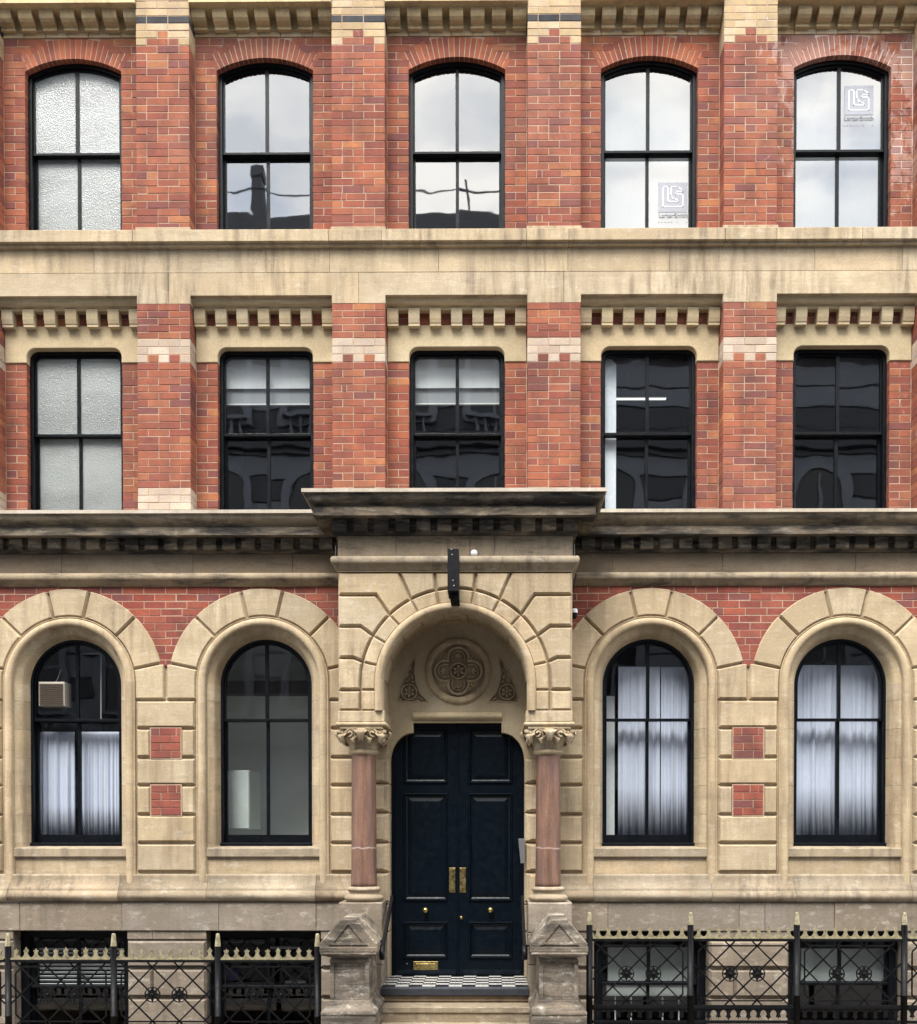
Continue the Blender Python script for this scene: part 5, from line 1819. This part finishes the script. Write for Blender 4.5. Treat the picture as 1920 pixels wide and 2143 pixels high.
# ------------------------------------------------------------------ gate piers
def gate_pier(uc, label, inner):
    yf2, yb2 = -1.40, -.66
    xc = X(uc, 2050, yf2)
    o = thing('gate_pier', label, 'pier', group='gabled stone gate piers')
    def z_(v): return P(uc, v, yf2)[1]
    zbase = z_(2126)
    w1, hw, w3 = .252, .26, .177
    ys_ = yf2+.07
    def uneven(poly, a=.005):
        return [(x+random.uniform(-a, a), z+random.uniform(-a, a)) for x, z in poly]
    mb = MB()
    prism(mb, rect(xc-w1, xc+w1, 0, zbase), yf2, yb2, .014, back=True)
    mb.build('plinth', M['stone_pier'], o)
    pth = [(xc-w3, yb2), (xc-w3, ys_), (xc+w3, ys_), (xc+w3, yb2)]
    mb = MB()
    pf = [(.066, zbase), (.074, zbase+.012), (.074, zbase+.03), (.066, zbase+.046), (.05, z_(2113)), (.034, z_(2110)), (.02, z_(2104)), (.012, z_(2099)), (.008, z_(2096)), (-.02, z_(2095))]
    rg = plan_rings(pth, pf)
    for q in range(3): plan_sweep(mb, rg, q, q+1, True)
    mb.build('foot_moulding', M['stone_pier'], o)
    mb = MB()
    zs0, zs1 = z_(2097), z_(2010)
    box(mb, xc-w3, xc+w3, ys_+.016, yb2+.02, zs0, zs1)
    ring(mb, rect(xc-w3-.001, xc+w3+.001, zs0, zs1), rect(xc-w3+.034, xc+w3-.034, zs0+.016, zs1-.03), ys_, ys_+.018)
    mb.build('shaft', M['stone_pier'], o)
    mb = MB()
    zt = z_(1993)
    pf = [(-.02, z_(2016)), (.006, z_(2015)), (-.006, z_(2010)), (-.008, z_(2006)), (.03, z_(2003)), (.062, z_(2001)), (.076, z_(1998)), (.08, z_(1995.5)), (.074, zt-.002), (.0, zt+.004)]
    rg = plan_rings(pth, pf)
    for q in range(3): plan_sweep(mb, rg, q, q+1, True)
    mb.build('cap_moulding', M['stone_pier'], o)
    mb = MB()
    ze, za, tw_ = z_(1974), z_(1923), .075
    gable = uneven([(xc-hw, zt), (xc+hw, zt), (xc+hw, ze), (xc+tw_, za), (xc-tw_, za), (xc-hw, ze)])
    prism(mb, gable, yf2, yb2-.02, .012, back=True)
    capo = mb.build('gable_cap', M['stone_pier'], o)
    tri = ccw([(xc-.178, z_(1977)), (xc+.178, z_(1977)), (xc, z_(1927))])
    mb = MB()
    ring(mb, tri, inset(tri, .02), yf2-.012, yf2+.02)
    mb.build('gable_triangle', M['stone_pier'], capo)
    mb = MB()
    prism(mb, rect(xc-hw-.002, xc+hw+.002, zt-.001, zt+.05), yf2-.006, yb2-.03, .008)
    mb.build('gable_fillet', M['stone_pier'], capo)
gate_pier(729.5, 'gabled stone gate pier on the letter plate side of the steps', 1)
gate_pier(1171, 'gabled stone gate pier on the intercom side of the steps', -1)
mb = MB()
for s_ in (-1, 1):
    xa2, xb2 = sorted((X0+s_*.74, X0+s_*1.12))
    box(mb, xa2, xb2, -.68, -.1, 0, Z(2100, -.7))
mb.build('steps_cheek', M['stone_base'], st)

# ------------------------------------------------------------------ railings
YF = -1.1
def crest_poly(x0, x1, z, up, n):
    """scalloped strip with spear heads, alternating tall and short"""
    w_ = (x1-x0)/n
    pts = [(x0, z)]
    top = []
    for i in range(n):
        xc = x0+(i+.5)*w_
        hgt = .104 if i % 2 else .09
        b = .006
        a = w_/2
        sc = [(xc-a, b), (xc-a*.72, b+.004), (xc-a*.45, b+.018), (xc-a*.3, b+.04)]
        hd = [(xc-.015, .052), (xc-.024, .068), (xc-.02, .075), (xc-.008, hgt-.018), (xc, hgt)]
        top += sc+hd+[(2*xc-x, q) for x, q in hd[:-1][::-1]]+[(2*xc-x, q) for x, q in sc[::-1]]
    pts = [(x0, z)]+[(x, z+up*(q+.008)) for x, q in top]+[(x1, z)]
    return pts
def clip_seg(a, b, x0, x1, z0, z1):
    t0, t1 = 0.0, 1.0
    d = (b[0]-a[0], b[1]-a[1])
    for p, q in ((-d[0], a[0]-x0), (d[0], x1-a[0]), (-d[1], a[1]-z0), (d[1], z1-a[1])):
        if abs(p) < 1e-12:
            if q < 0: return None
        else:
            t = q/p
            if p < 0: t0 = max(t0, t)
            else: t1 = min(t1, t)
    if t0 >= t1: return None
    return (a[0]+d[0]*t0, a[1]+d[1]*t0), (a[0]+d[0]*t1, a[1]+d[1]*t1)
def railing(us, v_tip, v_sh, v_rail, label, uref):
    o = thing('iron_railing', label, 'railing', group='iron railings before the basement')
    def z_(v): return P(uref, v, YF)[1]
    z_tip, z_sh, z_r = z_(v_tip), z_(v_sh), z_(v_rail)
    zl1 = z_r-.035
    zl0 = zl1-.60
    zb1 = zl0-.02
    xsx = [P(u, v_rail, YF)[0] for u in us]
    for x in xsx:
        mb = MB()
        lathe(mb, x, YF, [(.03, z_sh-1.4), (.03, zl0+.09), (.034, zl0+.09), (.034, zl0+.1), (.03, zl0+.1), (.029, z_sh)], 14)
        post = mb.build('post', M['iron'], o)
        mb = MB()
        lathe(mb, x, YF, [(.029, z_sh), (.0285, z_sh+.004), (.018, z_tip-.012), (.014, z_tip-.002), (.001, z_tip)], 14)
        mb.build('finial', M['gilt'], post)
    for a, b in zip(xsx, xsx[1:]):
        a, b = a+.03, b-.03
        mb = MB()
        prism(mb, crest_poly(a, b, z_r-.004, 1, max(2, round((b-a)/.0945))), YF-.006, YF+.006, 0, back=True)
        mb.build('cresting', M['gilt'], o)
        mb = MB()
        box(mb, a, b, YF-.022, YF+.022, z_r-.010, z_r+.002)
        mb.build('gilt_rail', M['gilt'], o)
        mb = MB()
        box(mb, a, b, YF-.02, YF+.02, z_r-.034, z_r-.0105)
        mb.build('top_rail', M['iron'], o)
        pan = MB()
        box(pan, a, b, YF-.018, YF+.018, zl0-.03, zl0)
        box(pan, a, b, YF-.018, YF+.018, zl0-.17, zl0-.145)
        po = pan.build('lattice_panel', M['iron'], o)
        mb = MB()
        prism(mb, crest_poly(a, b, zl0-.03, -1, max(2, round((b-a)/.0945))), YF-.006, YF+.006, 0, back=True)
        mb.build('lower_cresting', M['iron'], po)
        # lattice: two families of diagonals, an octagonal border and two star rosettes
        xm_, zm_ = (a+b)/2, (zl0+zl1)/2
        dxr = .127
        segs = []
        sl = (zl1-zl0)/(.60)
        for c in (-3, -1, 1, 3):
            for s_ in (-1, 1):
                cx = xm_+c*dxr
                L_ = 1.0
                q = clip_seg((cx-L_, zm_-s_*L_), (cx+L_, zm_+s_*L_), a, b, zl0, zl1)
                if q: segs.append(q)
        i0 = .042
        ch = .06
        oc = [(a+i0+ch, zl0+i0), (b-i0-ch, zl0+i0), (b-i0, zl0+i0+ch), (b-i0, zl1-i0-ch), (b-i0-ch, zl1-i0), (a+i0+ch, zl1-i0), (a+i0, zl1-i0-ch), (a+i0, zl0+i0+ch)]
        for q in range(8): segs.append((oc[q], oc[(q+1) % 8]))
        for i, q in enumerate(segs):
            if math.hypot(q[1][0]-q[0][0], q[1][1]-q[0][1]) < .02: continue
            mb = MB()
            yq = YF+(.004 if i % 2 else -.004)
            bar(mb, (q[0][0], yq, q[0][1]), (q[1][0], yq, q[1][1]), .0132, .011)
            mb.build('lattice_bar', M['iron'], po)
        for c in (-1, 1):
            cx, cz = xm_+c*dxr, zm_-.005
            mb = MB()
            lathe_y(mb, cx, cz, [(.074, YF+.008), (.074, YF-.008), (.066, YF-.008), (.066, YF+.008)], 28, False)
            star = []
            for q in range(16):
                ang = q*math.pi/8+math.pi/2
                r_ = (.072 if q % 4 == 0 else .060) if q % 2 == 0 else .041
                star.append((cx+r_*math.cos(ang), cz+r_*math.sin(ang)))
            prism(mb, star, YF-.007, YF+.007, 0, back=True)
            blob(mb, (cx, YF-.01, cz), .016, .012, .016)
            mb.build('rosette', M['iron'], po)
    return o
railing([-205, 17.5, 238.5, 456.5, 665], 1953, 1980, 2006, 'black iron railing with gold spear cresting before the slatted basement window', 340)
railing([1234, 1445.5, 1668, 1893, 2118], 1909, 1935, 1962, 'higher black iron railing with gold spear cresting before the pale basement windows', 1560)

# ------------------------------------------------------------------ ground, street and the building opposite
def slab(name, x0, x1, y0, y1, z, mat, t=.1):
    mb = MB(); box(mb, x0, x1, y0, y1, z-t, z)
    return mb.build(name, M[mat], kind='structure')
slab('lightwell_floor', -9, 9, -.98, .4, -1.3, 'paving')
slab('pavement', -40, 40, -3.2, -1.42, -.0, 'paving', .25)
for s_ in (-1, 1):
    xa, xb = sorted((X0+s_*1.02, X0+s_*9))
    mb = MB(); box(mb, xa, xb, -1.42, -.98, -1.4, -.004)
    tag(mb.build('area_wall', M['stone_base']), 'low stone kerb wall under the iron railing before the %s basement windows' % ('dark' if s_ < 0 else 'pale'), 'wall')
slab('road', -40, 40, -10.3, -3.2, -.12, 'asphalt')
slab('opposite_pavement', -40, 40, -14.2, -10.3, 0, 'paving')
g = slab('ground', -150, 150, -150, 150, -1.45, 'asphalt')
OB = thing('opposite_building', 'dark stone office block across the street seen only in window reflections', 'building')
YO = -14.2
def oppo(x0, x1, H, step):
    mb = MB(); box(mb, x0, x1, YO-8, YO, 0, H); mb.build('wall', M['opp_stone'], OB)
    for z in (4.4, 8.2, 11.8, H-.5):
        mb = MB(); box(mb, x0, x1, YO+.002, YO+.3, z, z+.35); mb.build('cornice', M['opp_stone'], OB)
    z = .5
    while z < H-.8:
        mb = MB(); box(mb, x0, x1, YO+.003, YO+.06, z, z+.5); mb.build('stone_course', M['opp_pale' if int(z/.56) % 3 else 'opp_stone'], OB)
        z += .56
    for z in (1.0, 5.2, 9.0, 12.6):
        x = x0+.8
        while x+1.2 < x1:
            if z+2 < H-.8:
                ol = seg_outline(x+.6, .6, z, z+1.75, .55, 10)
                mb = MB(); ring(mb, inset(ol, -.2), ol, YO+.14, YO); sr = mb.build('window_surround', M['opp_pale'], OB)
                mb = MB(); prism(mb, ol, YO+.08, YO+.0); wv = mb.build('window', M['opp_glass'], OB)
                mb = MB(); box(mb, x+.57, x+.63, YO+.081, YO+.11, z, z+2.2); box(mb, x, x+1.2, YO+.081, YO+.11, z+1.1, z+1.16); mb.build('glazing_bar', M['opp_pale'], wv)
                for q in range(5):
                    mb = MB(); lathe(mb, x+.1+q*.25, YO+.2, [(.03, z-.62), (.06, z-.45), (.03, z-.2), (.05, z-.1)], 8); mb.build('baluster', M['opp_pale'], OB)
                mb = MB(); box(mb, x-.1, x+1.3, YO+.1, YO+.32, z-.1, z-.02); mb.build('balcony_rail', M['opp_pale'], OB)
            x += step
oppo(-22, 1.6, 16.5, 2.3)
oppo(1.61, 20, 14.6, 2.6)
mb = MB(); box(mb, -22, 1.6, YO-7, YO-.6, 16.5, 18.1); mb.build('roof', M['opp_slate'], OB)
mb = MB(); box(mb, -6.2, -5.94, YO-1.2, YO-.8, 16.5, 19.2); box(mb, -6.23, -5.91, YO-1.23, YO-.77, 19.2, 19.4); mb.build('chimney', M['opp_stone'], OB)
mb = MB(); bar(mb, (-.62, YO-.8, 18.0), (-.62, YO-.8, 19.2), .05, .05, (0, 1, 0)); bar(mb, (-.9, YO-.8, 18.95), (.6, YO-.8, 18.8), .05, .04, (0, 1, 0)); mb.build('roof_aerial', M['opp_stone'], OB, kind='stuff')
mb = MB(); tube(mb, [(-9, YO-.8, 18.55), (-6, YO-.8, 18.85), (-3.4, YO-.8, 18.7), (-.62, YO-.8, 18.9)], .022, 6); mb.build('roof_cable', M['opp_stone'], OB)
# the rest of the building itself: roof mass that closes the rooms
mb = MB()
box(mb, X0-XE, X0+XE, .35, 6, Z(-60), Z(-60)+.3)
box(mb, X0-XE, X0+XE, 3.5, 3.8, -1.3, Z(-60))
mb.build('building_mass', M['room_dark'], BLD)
